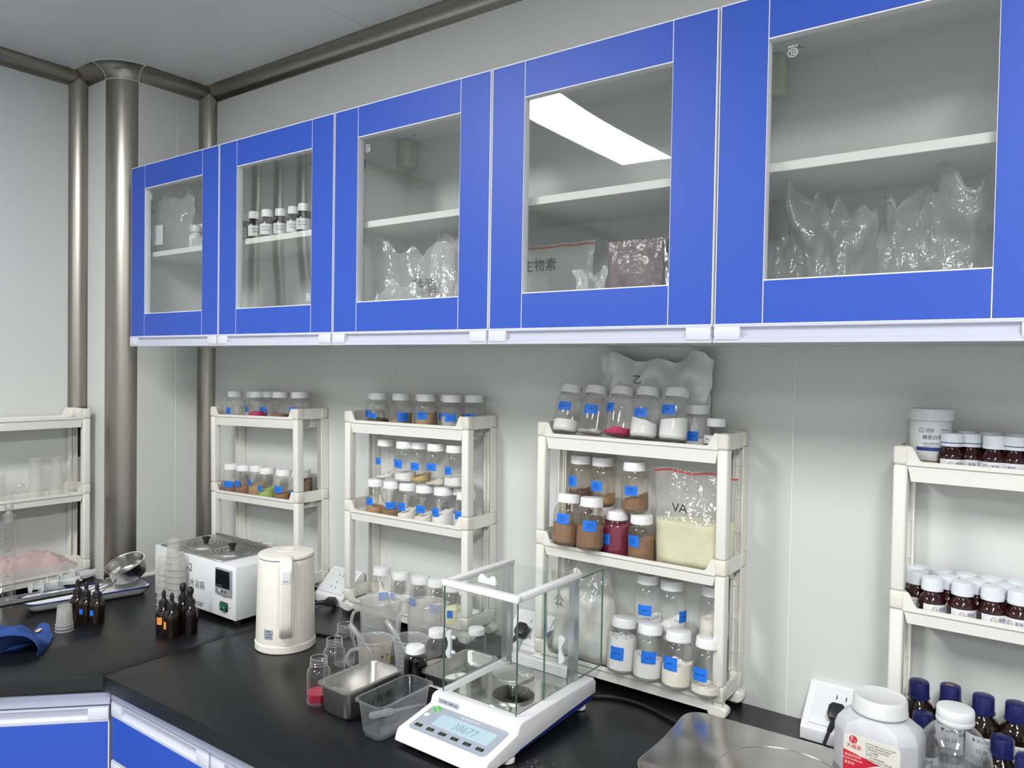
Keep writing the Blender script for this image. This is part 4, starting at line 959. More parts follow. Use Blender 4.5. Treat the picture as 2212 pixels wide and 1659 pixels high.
obj('pane_edge', B(cat(box(gx1-0.0021, gx1+0.0011, gy0+0.0845, gy0+0.0858, gz0, gz1), box(gx1-0.0021, gx1+0.0011, gy1+0.0892, gy1+0.0903, gz0, gz1-0.001), box(gx1-0.0021, gx1+0.0011, gy1+0.004, gy1+0.09, gz1-0.0022, gz1-0.001), box(gx1-0.0021, gx1+0.0011, gy1+0.004, gy1+0.09, gz0, gz0+0.0012))), 'glass_edge', rp_, smooth=False)
tp = pane_obj('glass_lid', gx0+0.010, gx1-0.010, gy0+0.012, gy1-0.002, gz1+0.004, gz1+0.0065, 'sliding glass lid')
for x0, x1 in ((gx0-0.004, gx0+0.011), (gx1-0.011, gx1+0.004)):
    obj('top_rail', B(rbox(x0, x1, gy0-0.004, gy1+0.004, gz1, gz1+0.011, 0.003, 3)), 'balance_white', bl)
obj('top_rail', B(rbox(gx0-0.004, gx1+0.004, gy0-0.005, gy0+0.011, gz1-0.0005, gz1+0.0115, 0.003, 3)), 'balance_white', bl)
for x0 in (gx0-0.006, gx1-0.013):
    obj('rear_post', B(cat(box(x0, x0+0.013, gy1-0.017, gy1, gz0, gz1), box(x0+(0.0131 if x0 < 1.5 else -0.0041), x0+(0.017 if x0 < 1.5 else -0.0001), gy1-0.010, gy1-0.0002, gz0, gz1-0.0002))), 'aluminium', bl, smooth=False)
pane_obj('rear_glass', gx0+0.021, gx1-0.021, gy1-0.006, gy1-0.003, gz0+0.02, gz1)
obj('rear_sill', B(rbox(gx0+0.017, gx1-0.017, gy1-0.014, gy1, 0.060, 0.082, 0.002, 1)), 'balance_white', bl)
def grip(w=0.042, d=0.006, h=0.016):
    pts = [(-w/2, 0), (-w/2, h*0.55), (-w/2+0.005, h), (-w/2+0.011, h)] + [(-w/2+0.011+(w-0.022)*i/8, h-0.006*math.sin(PI*i/8)) for i in range(1, 8)] + [(w/2-0.011, h), (w/2-0.005, h), (w/2, h*0.55), (w/2, 0)]
    return bev(prism(pts, -d/2, d/2, 'y'), 0.0008, 1)
lg = obj('lid_grip', B(mv(grip(), 1.530, -0.396, gz1+0.0066)), 'white_plastic', tp)
RG = Matrix.Rotation(PI/2, 4, 'X') @ Matrix.Rotation(PI/2, 4, 'Z')
def vgrip(x, y, z, s):
    g = xf(grip(0.052, 0.007, 0.012), Matrix.Rotation(PI/2, 4, 'Y'))           # lies along z
    g = xf(g, Matrix.Rotation(PI/2*(0), 4, 'Z'))
    if s < 0: g = xf(g, Matrix.Rotation(PI, 4, 'Z'))
    return B(mv(g, x, y, z))
og = obj('door_grip', vgrip(gx0-0.0015, -0.412, 0.140, -1), 'white_plastic', lp)
for dz in (-0.014, 0.014): obj('grip_screw', B(xf(lathe([(0, -0.001), (0.0035, -0.001), (0.0035, 0.003), (0.002, 0.006), (0, 0.006)], 14), Matrix.Translation((gx0+0.002, -0.412, 0.140+dz)) @ Matrix.Rotation(PI/2, 4, 'Y'))), 'white_plastic', lp)
obj('door_grip', vgrip(gx1+0.0015, -0.305, 0.140, 1), 'white_plastic', rp_)
# pan and ring
obj('pan_stem', mv(lathe([(0.008, 0), (0.008, 0.016)], 20), 1.548-BX, -0.335-BY, 0.0612), 'steel', bl)
obj('weighing_pan', mv(lathe([(0, 0), (0.038, 0), (0.040, 0.0012), (0.0405, 0.0075), (0.0398, 0.0088), (0.0385, 0.0086), (0.036, 0.0078), (0, 0.0074)], 56), 1.548-BX, -0.335-BY, 0.0765), 'steel_dull', bl)
# console
PC = [(1.463, -0.456, 0.0435), (1.633, -0.456, 0.0435), (1.633, -0.533, 0.0292), (1.463, -0.533, 0.0292)]
ps = math.atan2(0.0435-0.0292, 0.077)
MC = Matrix.Translation((1.548-BX, -0.4945-BY, 0.03665)) @ Matrix.Rotation(ps, 4, 'X')
kp = obj('keypad', xf(loft([rrect(0.172, 0.073, 0.009, -0.002), rrect(0.172, 0.073, 0.009, 0.0008)]), MC), 'panel_grey', bl, ang=30)
obj('display', xf(rbox(-0.052, 0.072, -0.012, 0.021, 0.0004, 0.0012, 0.0002, 1), MC), 'lcd', kp)
obj('digits', xf(mv(xf(text('38677', 0.0175, stretch=0.85), Matrix.Shear('XY', 4, (0.12, 0)) if False else Matrix.Identity(4)), 0.014, 0.0035, 0.0014), MC), 'lcd_digit', kp, smooth=False)
for k in range(6):
    bt = obj('button', xf(rbox(-0.070+0.0275*k-0.0075, -0.070+0.0275*k+0.0075, -0.0275, -0.0200, 0.0006, 0.0016, 0.0008, 1), MC), 'button', kp)
    obj('print', xf(mv(text(['去皮', '校准', '计数', '打印', '单位', '去皮'][k], 0.0046), -0.070+0.0275*k, -0.0237, 0.0018), MC), 'button_green', bt, smooth=False)
obj('power_mark', xf(mv(text('⏻', 0.003), -0.016, -0.0312, 0.0010), MC), 'red_print', kp, smooth=False)
obj('print', xf(mv(text('电子分析天平', 0.0062), 0.005, 0.0285, 0.0010), MC), 'print_white', kp, smooth=False)
obj('leaf_emblem', xf(mv(lathe([(0, 0), (0.0075, 0)], 24), -0.072, 0.027, 0.0011), MC), 'leaf_green', kp, smooth=False)
obj('leaf_vein', xf(rbox(-0.0835, -0.0600, 0.0265, 0.0275, 0.0012, 0.0015, 0.0002, 1), MC @ Matrix.Translation((-0.0717, 0.027, 0)) @ Matrix.Rotation(-0.6, 4, 'Z') @ Matrix.Translation((0.0717, -0.027, 0))), 'print_white', kp)
obj('round_dot', xf(mv(lathe([(0, 0), (0.0050, 0)], 24), -0.078, 0.006, 0.0011), MC), 'paper', kp, smooth=False)
npz = obj('name_plate', B(xf(rbox(-0.025, 0.025, -0.0045, 0.0045, -0.0005, 0.0008, 0.0003, 1), Matrix.Translation((1.490, -0.4530, 0.0508)) @ Matrix.Rotation(1.27, 4, 'X'))), 'panel_grey', bl)
obj('print', B(xf(mv(text('LT1204B  120g/0.1mg', 0.0042), 0, 0, 0.0011), Matrix.Translation((1.490, -0.4530, 0.0508)) @ Matrix.Rotation(1.27, 4, 'X'))), 'print_black', npz, smooth=False)
def specks(cx, cy, rx, ry, z, n, s0, s1, seed):
    rnd = random.Random(seed); gs = []
    for _ in range(n):
        a = rnd.random()*2*PI; q = abs(rnd.gauss(0, 0.55)); s = s0+(s1-s0)*rnd.random()**3
        x, y = cx+rx*q*math.cos(a), cy+ry*q*math.sin(a)
        gs.append(([(x-s, y-s*0.6, z), (x+s, y-s*0.5, z), (x+s*0.3, y+s, z), (x, y, z+s*0.7)], [(0, 1, 3), (1, 2, 3), (2, 0, 3), (2, 1, 0)]))
    return cat(*gs)
tag(obj('powder_specks', specks(1.572, -0.325, 0.017, 0.016, 0.0838, 120, 0.0004, 0.0022, 3), 'powder_white', smooth=False), 'white powder specks spilled on the round weighing pan', 'powder', kind='stuff')
tag(obj('powder_specks', specks(1.592, -0.322, 0.020, 0.026, 0.0613, 160, 0.0003, 0.0014, 4), 'powder_white', smooth=False), 'white powder specks scattered on the balance chamber floor', 'powder', kind='stuff')
tag(obj('powder_specks', specks(1.690, -0.470, 0.05, 0.055, 0.0002, 260, 0.00015, 0.0009, 5), 'powder_white', smooth=False), 'white powder specks scattered on the black worktop beside the balance', 'powder', kind='stuff')

# ================================================================== KITCHEN SCALE
ks = thing('kitchen_scale', 'kitchen scale with a wide stainless platform and a pressed circle', 'scale', (1.985, -0.315, 0), (0, 0, 0.03))
def platform(z, inset=0.0, n=8):
    w, d, r = 0.290-2*inset, 0.250-2*inset, 0.040
    ring_ = rrect(w, d, r, z, 0, 0, n)
    out = []
    for x, y, zz in ring_:
        if abs(x) > w/2-r*1.01: x *= 1-0.035*math.cos(min(1, abs(y)/(d/2))*PI/2)**1.0
        out.append((x, y, zz))
    return out
def subdiv_ring(r_, k=4):
    out = []
    for i in range(len(r_)):
        a, b = Vector(r_[i]), Vector(r_[(i+1) % len(r_)])
        m_ = k if (b-a).length > 0.05 else 1
        for j in range(m_): out.append(tuple(a+(b-a)*j/m_))
    return out
rs = []
for z, ins in ((0.0375, 0.001), (0.0380, 0.0), (0.0460, 0.0), (0.0495, 0.0022), (0.0505, 0.006)):
    rs.append(subdiv_ring(rrect(0.290-2*ins, 0.250-2*ins, 0.042-ins, z, 0, 0, 8), 8))
rs = [[(x*(1-0.045*math.cos(min(1.0, abs(y)/0.11)*PI/2)), y, z) for x, y, z in q] for q in rs]
pf = obj('platform', loft(rs), 'steel_smudge', ks, ang=50)
obj('pressed_circle', mv(lathe([(0.0975, -0.0004), (0.0968, 0.0007), (0.0957, 0.0010), (0.0946, 0.0007), (0.0938, -0.0004)], 96), 0.060, -0.020, 0.0504), 'steel_smudge', pf)
obj('base', loft([rrect(0.225, 0.215, 0.03, 0.004, 0, -0.02), rrect(0.240, 0.225, 0.03, 0.012, 0, -0.02), rrect(0.225, 0.215, 0.03, 0.030, 0, -0.02), rrect(0.08, 0.08, 0.02, 0.0376, 0, 0)]), 'white_plastic', ks, ang=40)
for x in (-0.09, 0.09):
    for y in (-0.10, 0.07): obj('foot', mv(lathe([(0, 0), (0.009, 0), (0.009, 0.005), (0, 0.005)], 16), x, y, 0), 'black_rubber', ks)

# ================================================================== CANISTER AND CLEAR BOTTLE
cx_, cy_ = 2.156, -0.212
cn = thing('canister', 'grubby white canister with red and ivory label beside the socket', 'canister', (cx_, cy_, 0), (0, 0, -0.10))
def oct_ring(w, d, c, z): return [(w/2-c, d/2, z), (-w/2+c, d/2, z), (-w/2, d/2-c, z), (-w/2, -d/2+c, z), (-w/2+c, -d/2, z), (w/2-c, -d/2, z), (w/2, -d/2+c, z), (w/2, d/2-c, z)]
body = loft([oct_ring(0.112, 0.082, 0.020, 0.0), oct_ring(0.120, 0.090, 0.022, 0.004), oct_ring(0.120, 0.090, 0.022, 0.112), oct_ring(0.112, 0.084, 0.022, 0.124), oct_ring(0.088, 0.076, 0.024, 0.134), oct_ring(0.076, 0.072, 0.022, 0.137)])
mat('canister', (0.66, 0.66, 0.71), 0.4, var=(25, 0.12, (1, 1, 1)))
obj('body', bev(body, 0.0022, 2, 18), 'canister', cn, ang=24)
mat('grubby_cap', (0.80, 0.80, 0.81), 0.5, var=(30, 0.12, (1, 1, 1)))
obj('cap', mv(lathe([(0.0375, 0), (0.0395, 0.001), (0.0395, 0.005), (0.0388, 0.006), (0.0380, 0.022), (0.0360, 0.0245), (0.033, 0.0246), (0.0320, 0.0240), (0, 0.0240)], 64), 0, 0, 0.1400), 'grubby_cap', cn)
obj('neck', mv(lathe([(0.035, 0), (0.035, 0.006)], 40), 0, 0, 0.135), 'canister', cn)
yl = -0.0455
lbm = obj('paper_label', mv(xf(loft([rrect(0.080, 0.098, 0.006, 0), rrect(0.080, 0.098, 0.006, 0.0006)]), XZ), 0.002, yl+0.0006, 0.062), 'ivory_paper', cn, ang=30)
obj('red_field', mv(xf(prism([(-0.040, -0.047), (0.040, -0.047), (0.040, 0.008), (0.024, 0.012), (-0.012, 0.019), (-0.040, 0.024)], 0, 0.0004), XZ), 0.002, yl-0.0001, 0.062), 'red_print', lbm, smooth=False)
def strip(pts, w):
    P = [Vector((a, b, 0)) for a, b in pts]; V, Fs = [], []
    for i, p in enumerate(P):
        t_ = (P[min(i+1, len(P)-1)]-P[max(i-1, 0)]).normalized(); nn = Vector((-t_.y, t_.x, 0)); ww = w[i] if isinstance(w, list) else w
        V += [tuple(p+nn*ww/2), tuple(p-nn*ww/2)]
    return V, [(2*i, 2*i+1, 2*i+3, 2*i+2) for i in range(len(P)-1)]
def S2_(pts, w, n=6):
    q = bez([(a, b, 0) for a, b in pts], n); return strip([(p.x, p.y) for p in q], w)
obj('white_swoosh', mv(xf(S2_([(-0.040, -0.028), (-0.020, -0.010), (0.004, 0.005), (0.020, 0.0120)], 0.010), XZ), 0.002, yl-0.0006, 0.062), 'ivory_paper', lbm, smooth=False)
fl = [S2_([(-0.010, -0.022), (-0.013, -0.012), (-0.006, -0.006), (0.004, -0.002), (0.012, -0.008), (0.020, -0.012), (0.022, -0.022), (0.014, -0.030)], 0.0022), S2_([(-0.006, -0.012), (0.0, -0.018), (0.004, -0.028)], [0.001]*4+[0.003]*4+[0.004]*4+[0.001]), S2_([(0.016, -0.014), (0.009, -0.018), (0.006, -0.028)], [0.001]*4+[0.003]*4+[0.004]*4+[0.001])]
obj('flower_mark', mv(xf(cat(*fl), XZ), 0.010, yl-0.0007, 0.062), 'ivory_paper', lbm, smooth=False)
obj('round_logo', mv(xf(cat(lathe([(0, 0), (0.0058, 0)], 28)), XZ), -0.024, yl-0.0006, 0.104), 'red_print', lbm, smooth=False)
obj('logo_letters', mv(xf(cat(mv(text('F', 0.0072), -0.0012, 0.0005, 0), mv(text('Y', 0.0036), 0.0026, -0.0018, 0)), XZ), -0.024, yl-0.0008, 0.104), 'ivory_paper', lbm, smooth=False)
obj('print', mv(xf(text('天福源', 0.0066), XZ), -0.023, yl-0.0006, 0.0935), 'red_print', lbm, smooth=False)
obj('print', mv(xf(cat(mv(text('食品添加剂', 0.0045), 0, 0, 0), mv(text('Food Additives', 0.0032), 0, -0.0055, 0), mv(text('着色剂', 0.0045), -0.005, -0.0120, 0)), XZ), -0.024, yl-0.0006, 0.0790), 'ivory_paper', lbm, smooth=False)
rows_ = ['生产许可证编号: SC20713311610460', '产品名称: 食品添加剂 着色剂', '产品标准代号: GB1886.333', '成    分: 焦糖色', '保 质 期: 五年', '产    地: 天津市静海区', '生产日期, 生产批号: 见瓶身标贴', '本产品用于食品添加剂 不可直接食用']
gs = []
for k, s_ in enumerate(rows_):
    g = text(s_, 0.0026, 'l'); wx = max(v[0] for v in g[0]); kk = min(1.0, 0.042/wx); gs.append(mv(([(v[0]*kk, v[1], 0) for v in g[0]], g[1]), 0, -0.0039*k, 0))
obj('print', mv(xf(cat(*gs), XZ), -0.006, yl-0.0006, 0.104), 'print_black', lbm, smooth=False)
bx_, by_ = 2.254, -0.186
cb = thing('clear_bottle', 'round clear bottle with white cap half full beside the canister', 'bottle', (bx_, by_, 0))
obj('body', lathe([(0, 0.001), (0.044, 0), (0.0490, 0.004), (0.0500, 0.012), (0.0500, 0.088), (0.0480, 0.103), (0.0420, 0.118), (0.0340, 0.129), (0.0275, 0.135), (0.0242, 0.138), (0.0235, 0.145)], 56), 'clear_shell', cb, ang=60)
mat('white_cap_smooth', (0.86, 0.86, 0.88), 0.35)
obj('cap', mv(lathe([(0.0252, 0), (0.0258, 0.001), (0.0258, 0.0055), (0.0250, 0.0062), (0.0255, 0.007), (0.0252, 0.019), (0.0238, 0.0215), (0.020, 0.0222), (0, 0.0222)], 48), 0, 0, 0.1425), 'white_cap_smooth', cb)
clear('water', tint=(0.90, 0.92, 0.93), edge=(0.7, 0.7, 0.7), rough=0.03, refl=0.06, body=0.12, bodycol=(0.7, 0.72, 0.74))
obj('water', lathe([(0, 0.004), (0.047, 0.004), (0.0490, 0.012), (0.0490, 0.080), (0, 0.080)], 48), 'water', cb, ang=40)
a = face_cam(bx_, by_)-0.2
obj('scale_marks', wrap(cat(*[mv(text(s_, 0.004), 0, -0.0065*k, 0) for k, s_ in enumerate(['5', '4', '3', '2', '1'])]), 0.0503, 0.085, a), 'print_black', cb, smooth=False)

# ================================================================== GLASSWARE AND DISHES ON THE WORKTOP
def glass_jar(label, x, y, z, h=0.089, r=0.0224, liquid=None):
    t = thing('open_jar', label, 'jar', (x, y, z), group='open screw-neck jars')
    pr = [(0, 0.002), (r*0.8, 0.0015), (r*0.93, 0.0), (r, 0.005), (r, h*0.66), (r*0.97, h*0.72), (r*0.82, h*0.775), (r*0.71, h*0.79), (r*0.71, h*0.83), (r*0.76, h*0.845), (r*0.71, h*0.865), (r*0.76, h*0.90), (r*0.71, h*0.92), (r*0.74, h*0.98), (r*0.70, h)]
    obj('body', lathe(pr, 36), 'glassware', t, ang=60)
    for z_ in (0.845, 0.90): obj('thread', mv(lathe([(r*0.72, -0.0012), (r*0.775, 0), (r*0.72, 0.0012)], 36), 0, 0, h*z_), 'glass_rim', t)
    obj('mouth', mv(lathe([(r*0.70, -0.0012), (r*0.745, -0.0008), (r*0.745, 0.0006), (r*0.70, 0.0010), (r*0.67, 0.0)], 36), 0, 0, h*0.992), 'glass_rim', t)
    obj('heel', lathe([(r*0.88, 0.0002), (r*0.95, 0.0002), (r*1.004, 0.0052), (r*1.004, 0.0066)], 36), 'glass_rim', t)
    if liquid: obj('liquid', lathe([(0, 0.003), (r*0.9, 0.003), (r*0.97, 0.006), (r*0.97, h*liquid[1]), (0, h*liquid[1])], 36), liquid[0], t, ang=40)
    return t
glass_jar('open clear jar with crimson liquid in its bottom', 1.208, -0.516, zc(1.2), liquid=('pink_liquid', 0.24))
glass_jar('empty open clear jar behind the one with crimson liquid', 1.152, -0.428, zc(1.15))
glass_jar('empty open clear jar closest to the handled beaker', 1.100, -0.354, zc(1.1))
def jug(name, label, x, y, h, r0, r1, ha, sa, m='frosted', content=None, hh=(0.15, 0.85), marks=True):
    """tapered plastic jug; ha = handle direction, sa = spout direction"""
    t = thing(name, label, 'jug' if 'jug' in name else 'beaker', (x, y, zc(x)))
    n = 48; V, Fs = [], []
    lv = [(r0*0.97, 0.0015), (r0, 0.0), (r0*1.0, 0.004), ((r0+r1)/2, h*0.5), (r1*0.985, h*0.86), (r1, h*0.985), (r1+0.0012, h), (r1-0.0006, h*0.998)]
    for k, (r, z) in enumerate(lv):
        for i in range(n):
            a = 2*PI*i/n; d = (a-sa+PI) % (2*PI)-PI
            sp = math.exp(-(d/0.24)**2)*0.26*r1*max(0, (z/h-0.80)/0.20)**1.5
            V.append(((r+sp)*math.cos(a), (r+sp)*math.sin(a), z+sp*0.12))
    for k in range(len(lv)-1):
        for i in range(n): j = (i+1) % n; Fs.append((k*n+i, k*n+j, (k+1)*n+j, (k+1)*n+i))
    V.append((0, 0, 0.002)); Fs += [((i+1) % n, i, len(V)-1) for i in range(n)]
    obj('body', (V, Fs), m, t, ang=60)
    rim = []
    for i in range(n+1):
        a = 2*PI*i/n; d = (a-sa+PI) % (2*PI)-PI; sp = math.exp(-(d/0.24)**2)*0.26*r1
        rim.append(((r1+0.0006+sp)*math.cos(a), (r1+0.0006+sp)*math.sin(a), h+sp*0.12))
    obj('rim', tube(rim, 0.0011, 6, False), m, t)
    if hh:
        c, s = math.cos(ha), math.sin(ha)
        za, zb_ = h*hh[0], h*hh[1]; q = [(r0+0.001, za), (r0+0.016, za*1.02+0.002), (r1+0.024, (za+zb_)*0.5), (r1+0.022, zb_-0.012), (r1+0.014, zb_), (r1-0.004, zb_+0.001)]
        obj('handle', tube([(d*c, d*s, z) for d, z in [(p.x, p.y) for p in bez([(a_, b_, 0) for a_, b_ in q], 5)]], 0.0038, 8), m, t)
    if marks:
        gs = []
        for k in range(9):
            gs.append(mv(patch(0.010 if k % 2 else 0.016, 0.0008, 4, 1), -0.004 if k % 2 else 0, h*(0.15+0.075*k), 0))
            if k % 2 == 0: gs.append(mv(text(str((k+1)*100), 0.005), 0.013, h*(0.15+0.075*k), 0))
        fa = face_cam(x, y)
        obj('graduations', wrap(cat(*gs), (r0+r1)/2+0.0030, 0, fa-0.75), 'frosted_mark', t, smooth=False)
    if content:
        cm, f0, f1 = content; obj('residue', lathe([(r0*0.96, h*f0), (r0*0.985+(r1-r0)*f1*0.95, h*f1)], 40), cm, t)
    return t
clear('frosted_mark', tint=(0.8, 0.8, 0.8), rough=0.3, refl=0.05, body=0.6, bodycol=(0.75, 0.76, 0.78))
clear('milk_stain', tint=(0.92, 0.92, 0.90), rough=0.3, refl=0.02, body=0.30, bodycol=(0.80, 0.77, 0.70))
clear('tan_stain', tint=(0.9, 0.86, 0.8), rough=0.3, refl=0.02, body=0.35, bodycol=(0.74, 0.66, 0.52))
fc = lambda x, y, d: face_cam(x, y)+d
jug('measuring_jug', 'large frosted measuring jug with spout, beside the kettle', 1.110, -0.254, 0.1225, 0.0435, 0.0485, fc(1.11, -0.254, -1.15), fc(1.11, -0.254, 1.35), content=('milk_stain', 0.55, 0.95))
jug('measuring_jug', 'frosted measuring jug with floury walls, behind the balance glass', 1.200, -0.200, 0.118, 0.0385, 0.0430, fc(1.2, -0.2, -1.25), fc(1.2, -0.2, 1.4), content=('milk_stain', 0.45, 0.97))
b1 = jug('handled_beaker', 'small frosted beaker with dark spots and a pipette in it', 1.173, -0.333, 0.0665, 0.0330, 0.0375, fc(1.173, -0.333, -1.35), fc(1.173, -0.333, 1.3), content=('tan_stain', 0.06, 0.80), hh=(0.10, 0.70), marks=False)
gs = []
rnd = random.Random(4)
for k in range(34):
    u, v, s = 0.004+rnd.gauss(0.006, 0.013), 0.036+rnd.gauss(0, 0.010), 0.0006+0.0024*rnd.random()**3
    gs.append(mv(lathe([(0, 0), (s, 0)], 8), u, max(0.012, min(0.058, v)), 0))
obj('spots', wrap(cat(*gs), 0.0368, 0, fc(1.173, -0.333, 0.35)), 'residue_brown', b1, smooth=False)
obj('yellow_smear', wrap(mv(patch(0.0045, 0.014, 2, 1), 0, 0.027, 0), 0.0372, 0, fc(1.173, -0.333, 0.98)), 'oil_yellow', b1, smooth=False)
jug('handled_beaker', 'small frosted beaker with spout and a pipette, behind the black jar', 1.236, -0.289, 0.069, 0.0300, 0.0355, fc(1.236, -0.289, -2.4), fc(1.236, -0.289, 1.35), hh=None, marks=True)
def squat_jar(label, x, y, sx, sz, fill=None, liquid=None):
    t = thing('powder_jar', label, 'jar', (x, y, zc(x))); t.scale = (sx, sx, sz)
    obj('body', _b['body'], 'pet', t); obj('cap', _b['cap'], 'cap', t)
    if fill: obj('powder', powder(fill[1]*0.07, 0.002, 0.001, 3), fill[0], t)
    if liquid: obj('liquid', lathe([(0, 0.003), (0.0245, 0.003), (0.0272, 0.008), (0.0272, 0.066), (0.026, 0.072), (0, 0.072)], 36), liquid, t, ang=40)
    return t
squat_jar('squat jar of black liquid with white ribbed cap', 1.286, -0.325, 0.87, 0.70, None, 'black_liquid')
squat_jar('squat empty jar with white cap behind the black jar', 1.268, -0.234, 0.90, 0.76, ('powder_grey', 0.05))
squat_jar('squat empty jar with white cap seen through the balance glass', 1.318, -0.160, 0.80, 0.70, ('powder_grey', 0.05))
def pipette(label, bulb, tip, bend=None):
    b, p = Vector(bulb), Vector(tip); d = (p-b); L = d.length; d.normalize()
    t = thing('pipette', label, 'pipette', bulb)
    pts = [(0, 0.0012), (0.002, 0.0045), (0.006, 0.0060), (0.010, 0.0062), (L*0.36, 0.0062), (L*0.40, 0.0050), (L*0.43, 0.0028), (L*0.62, 0.0026), (L*0.64, 0.0030), (L*0.66, 0.0024), (L*0.85, 0.0018), (L, 0.0011)]
    obj('tube', tube([tuple(d*s) for s, _ in pts], [r for _, r in pts], 14), 'frosted', t, ang=60)
    return t
S4 = 4.148
def h_(a, b): return 640+a/S4, 1200+b/S4
pipette('plastic pipette leaning out of the spotted beaker', tuple(gy(*h_(478, 610), -0.352)), (1.190, -0.326, zc(1.19)+0.006))
pipette('plastic pipette leaning in the spouted beaker behind the black jar', tuple(gy(*h_(805, 575), -0.300)), (1.255, -0.285, zc(1.25)+0.006))
def dish(name, label, cat_, x0, x1, y0, y1, zr, depth_, inset, rim, m, rc=0.018, zb=0.0, th=0.0012):
    t = thing(name, label, cat_, ((x0+x1)/2, (y0+y1)/2, zb))
    w, d = x1-x0, y1-y0
    def R(ins, z, r): return rrect(w-2*ins, d-2*ins, max(0.003, r-ins*0.5), z, 0, 0, 6)
    zr -= zb
    out = [R(0.0, zr-0.0025, rc), R(0, zr, rc), R(rim, zr+0.0002, rc), R(rim+0.0015, zr-0.002, rc), R(rim+inset*0.75, zr-depth_+0.010, rc), R(rim+inset+0.006, zr-depth_+0.001, rc), R(rim+inset+0.020, zr-depth_, rc)]
    inner = loft(out, False); k = len(out)*len(out[0]); inner = (inner[0], inner[1]+[tuple(range(k-len(out[0]), k))])
    o2 = [R(0.0003, zr-0.0026, rc), R(rim-0.0005, zr-0.0026, rc), R(rim+inset*0.75-th, zr-depth_+0.009, rc), R(rim+inset+0.005, zr-depth_-th+0.0002, rc), R(rim+inset+0.020, zr-depth_-th, rc)]
    oo = loft(o2, False); k = len(o2)*len(o2[0]); oo = (oo[0], oo[1]+[tuple(range(k-len(o2[0]), k))])
    obj('shell', cat(inner, oo) if m != 'tub_plastic' else inner, m, t, ang=50)
    return t
dish('steel_pan', 'deep stainless steel pan with a pipette lying in it', 'pan', 1.242, 1.336, -0.556, -0.404, 0.060, 0.0585, 0.006, 0.007, 'steel_dull')
p2_ = dish('steel_pan', 'shallow stainless steel pan with white powder beside the balance', 'pan', 1.314, 1.409, -0.348, -0.186, 0.034, 0.032, 0.008, 0.007, 'steel_dull')
def heap(w, d, h, seed, n=22):
    V, Fs = [], []
    for j in range(n+1):
        for i in range(n+1):
            u, v = -1+2*i/n, -1+2*j/n; q = max(0, 1-(u*u+v*v)); x, y = u*w/2, v*d/2
            V.append((x, y, h*(q**0.8)*(0.7+0.6*nz((x, y, 0), 60, seed)+0.25*nz((x, y, 0), 220, seed))))
    for j in range(n):
        for i in range(n): Fs.append((j*(n+1)+i, j*(n+1)+i+1, (j+1)*(n+1)+i+1, (j+1)*(n+1)+i))
    return V, Fs
tag(obj('powder_heap', heap(0.060, 0.095, 0.016, 8), 'powder_white', None, (1.362, -0.285, 0.0022)), 'heap of white powder in the shallow steel pan', 'powder', kind='stuff')
tb = dish('plastic_tub', 'clear plastic tub with black handwriting and a pipette inside', 'tub', 1.365, 1.437, -0.573, -0.428, 0.068, 0.0660, 0.010, 0.004, 'tub_plastic', rc=0.016)
tb_w = obj('handwriting', xf(cat(mv(text('1:5 样·糖', 0.016), -0.012, 0.004, 0)), Matrix.Translation((-0.0265, 0.0, 0.048)) @ Matrix.Rotation(0.12, 4, 'Y') @ Matrix.Rotation(PI/2, 4, 'Z') @ Matrix.Rotation(PI/2, 4, 'X')), 'print_black', tb, smooth=False)
gsm = [mv(patch(0.018, 0.0010, 4, 1), 0.030, -0.018+0.0038*k, 0) for k in range(4)]
obj('moulded_marks', xf(cat(*gsm), Matrix.Translation((-0.0262, 0.010, 0.044)) @ Matrix.Rotation(0.12, 4, 'Y') @ Matrix.Rotation(PI/2, 4, 'Z') @ Matrix.Rotation(PI/2, 4, 'X')), 'frosted_mark', tb, smooth=False)
obj('moulded_marks', xf(cat(*[mv(patch(0.022, 0.0012, 4, 1), -0.020, -0.004+0.0042*k, 0) for k in range(4)]), Matrix.Translation((0.0262, -0.030, 0.020)) @ Matrix.Rotation(-0.12, 4, 'Y') @ Matrix.Rotation(PI/2, 4, 'Z') @ Matrix.Rotation(PI/2, 4, 'X')), 'frosted_mark', tb, smooth=False)
obj('water', loft([rrect(0.046, 0.118, 0.012, 0.003), rrect(0.050, 0.122, 0.012, 0.012)]), 'water', tb, ang=40)
pipette('plastic pipette lying in the deep steel pan', (1.263, -0.541, 0.047), (1.318, -0.445, 0.012))
pipette('plastic pipette lying in the clear plastic tub', (1.388, -0.552, 0.036), (1.424, -0.445, 0.030))

# ---- dropper bottles
def dropper(label, x, y, bulb='slim', m='amber', lab=None, h=0.070, r=0.0180, group=None):
    t = thing('dropper_bottle', label, 'bottle', (x, y, zc(x)), group=group)
    obj('body', lathe([(0, 0.001), (r*0.92, 0), (r, 0.003), (r, h*0.66), (r*0.92, h*0.77), (r*0.62, h*0.885), (r*0.56, h*0.93), (r*0.56, h)], 32), m, t, ang=60)
    obj('collar', mv(ribbed_cap(r*0.64, 0.0125, 40, 0.0006, 0.15), 0, 0, h-0.005), 'dark_plastic', t)
    if bulb == 'slim': pr = [(r*0.42, 0), (r*0.40, 0.004), (r*0.24, 0.008), (r*0.26, 0.012), (r*0.27, 0.021), (r*0.22, 0.0255), (r*0.10, 0.0275), (0, 0.028)]
    else: pr = [(r*0.42, 0), (r*0.36, 0.006), (r*0.30, 0.011), (r*0.38, 0.015), (r*0.47, 0.0205), (r*0.46, 0.026), (r*0.34, 0.0305), (r*0.15, 0.0325), (0, 0.033)]
    obj('rubber_bulb', mv(lathe(pr, 24), 0, 0, h+0.006), 'black_rubber', t)
    if lab:
        u, v, w, hh, cm = lab; obj('sticker', wrap(patch(w, hh, 6, 1), r+0.0003, v, face_cam(x, y)+u), cm, t)
    return t
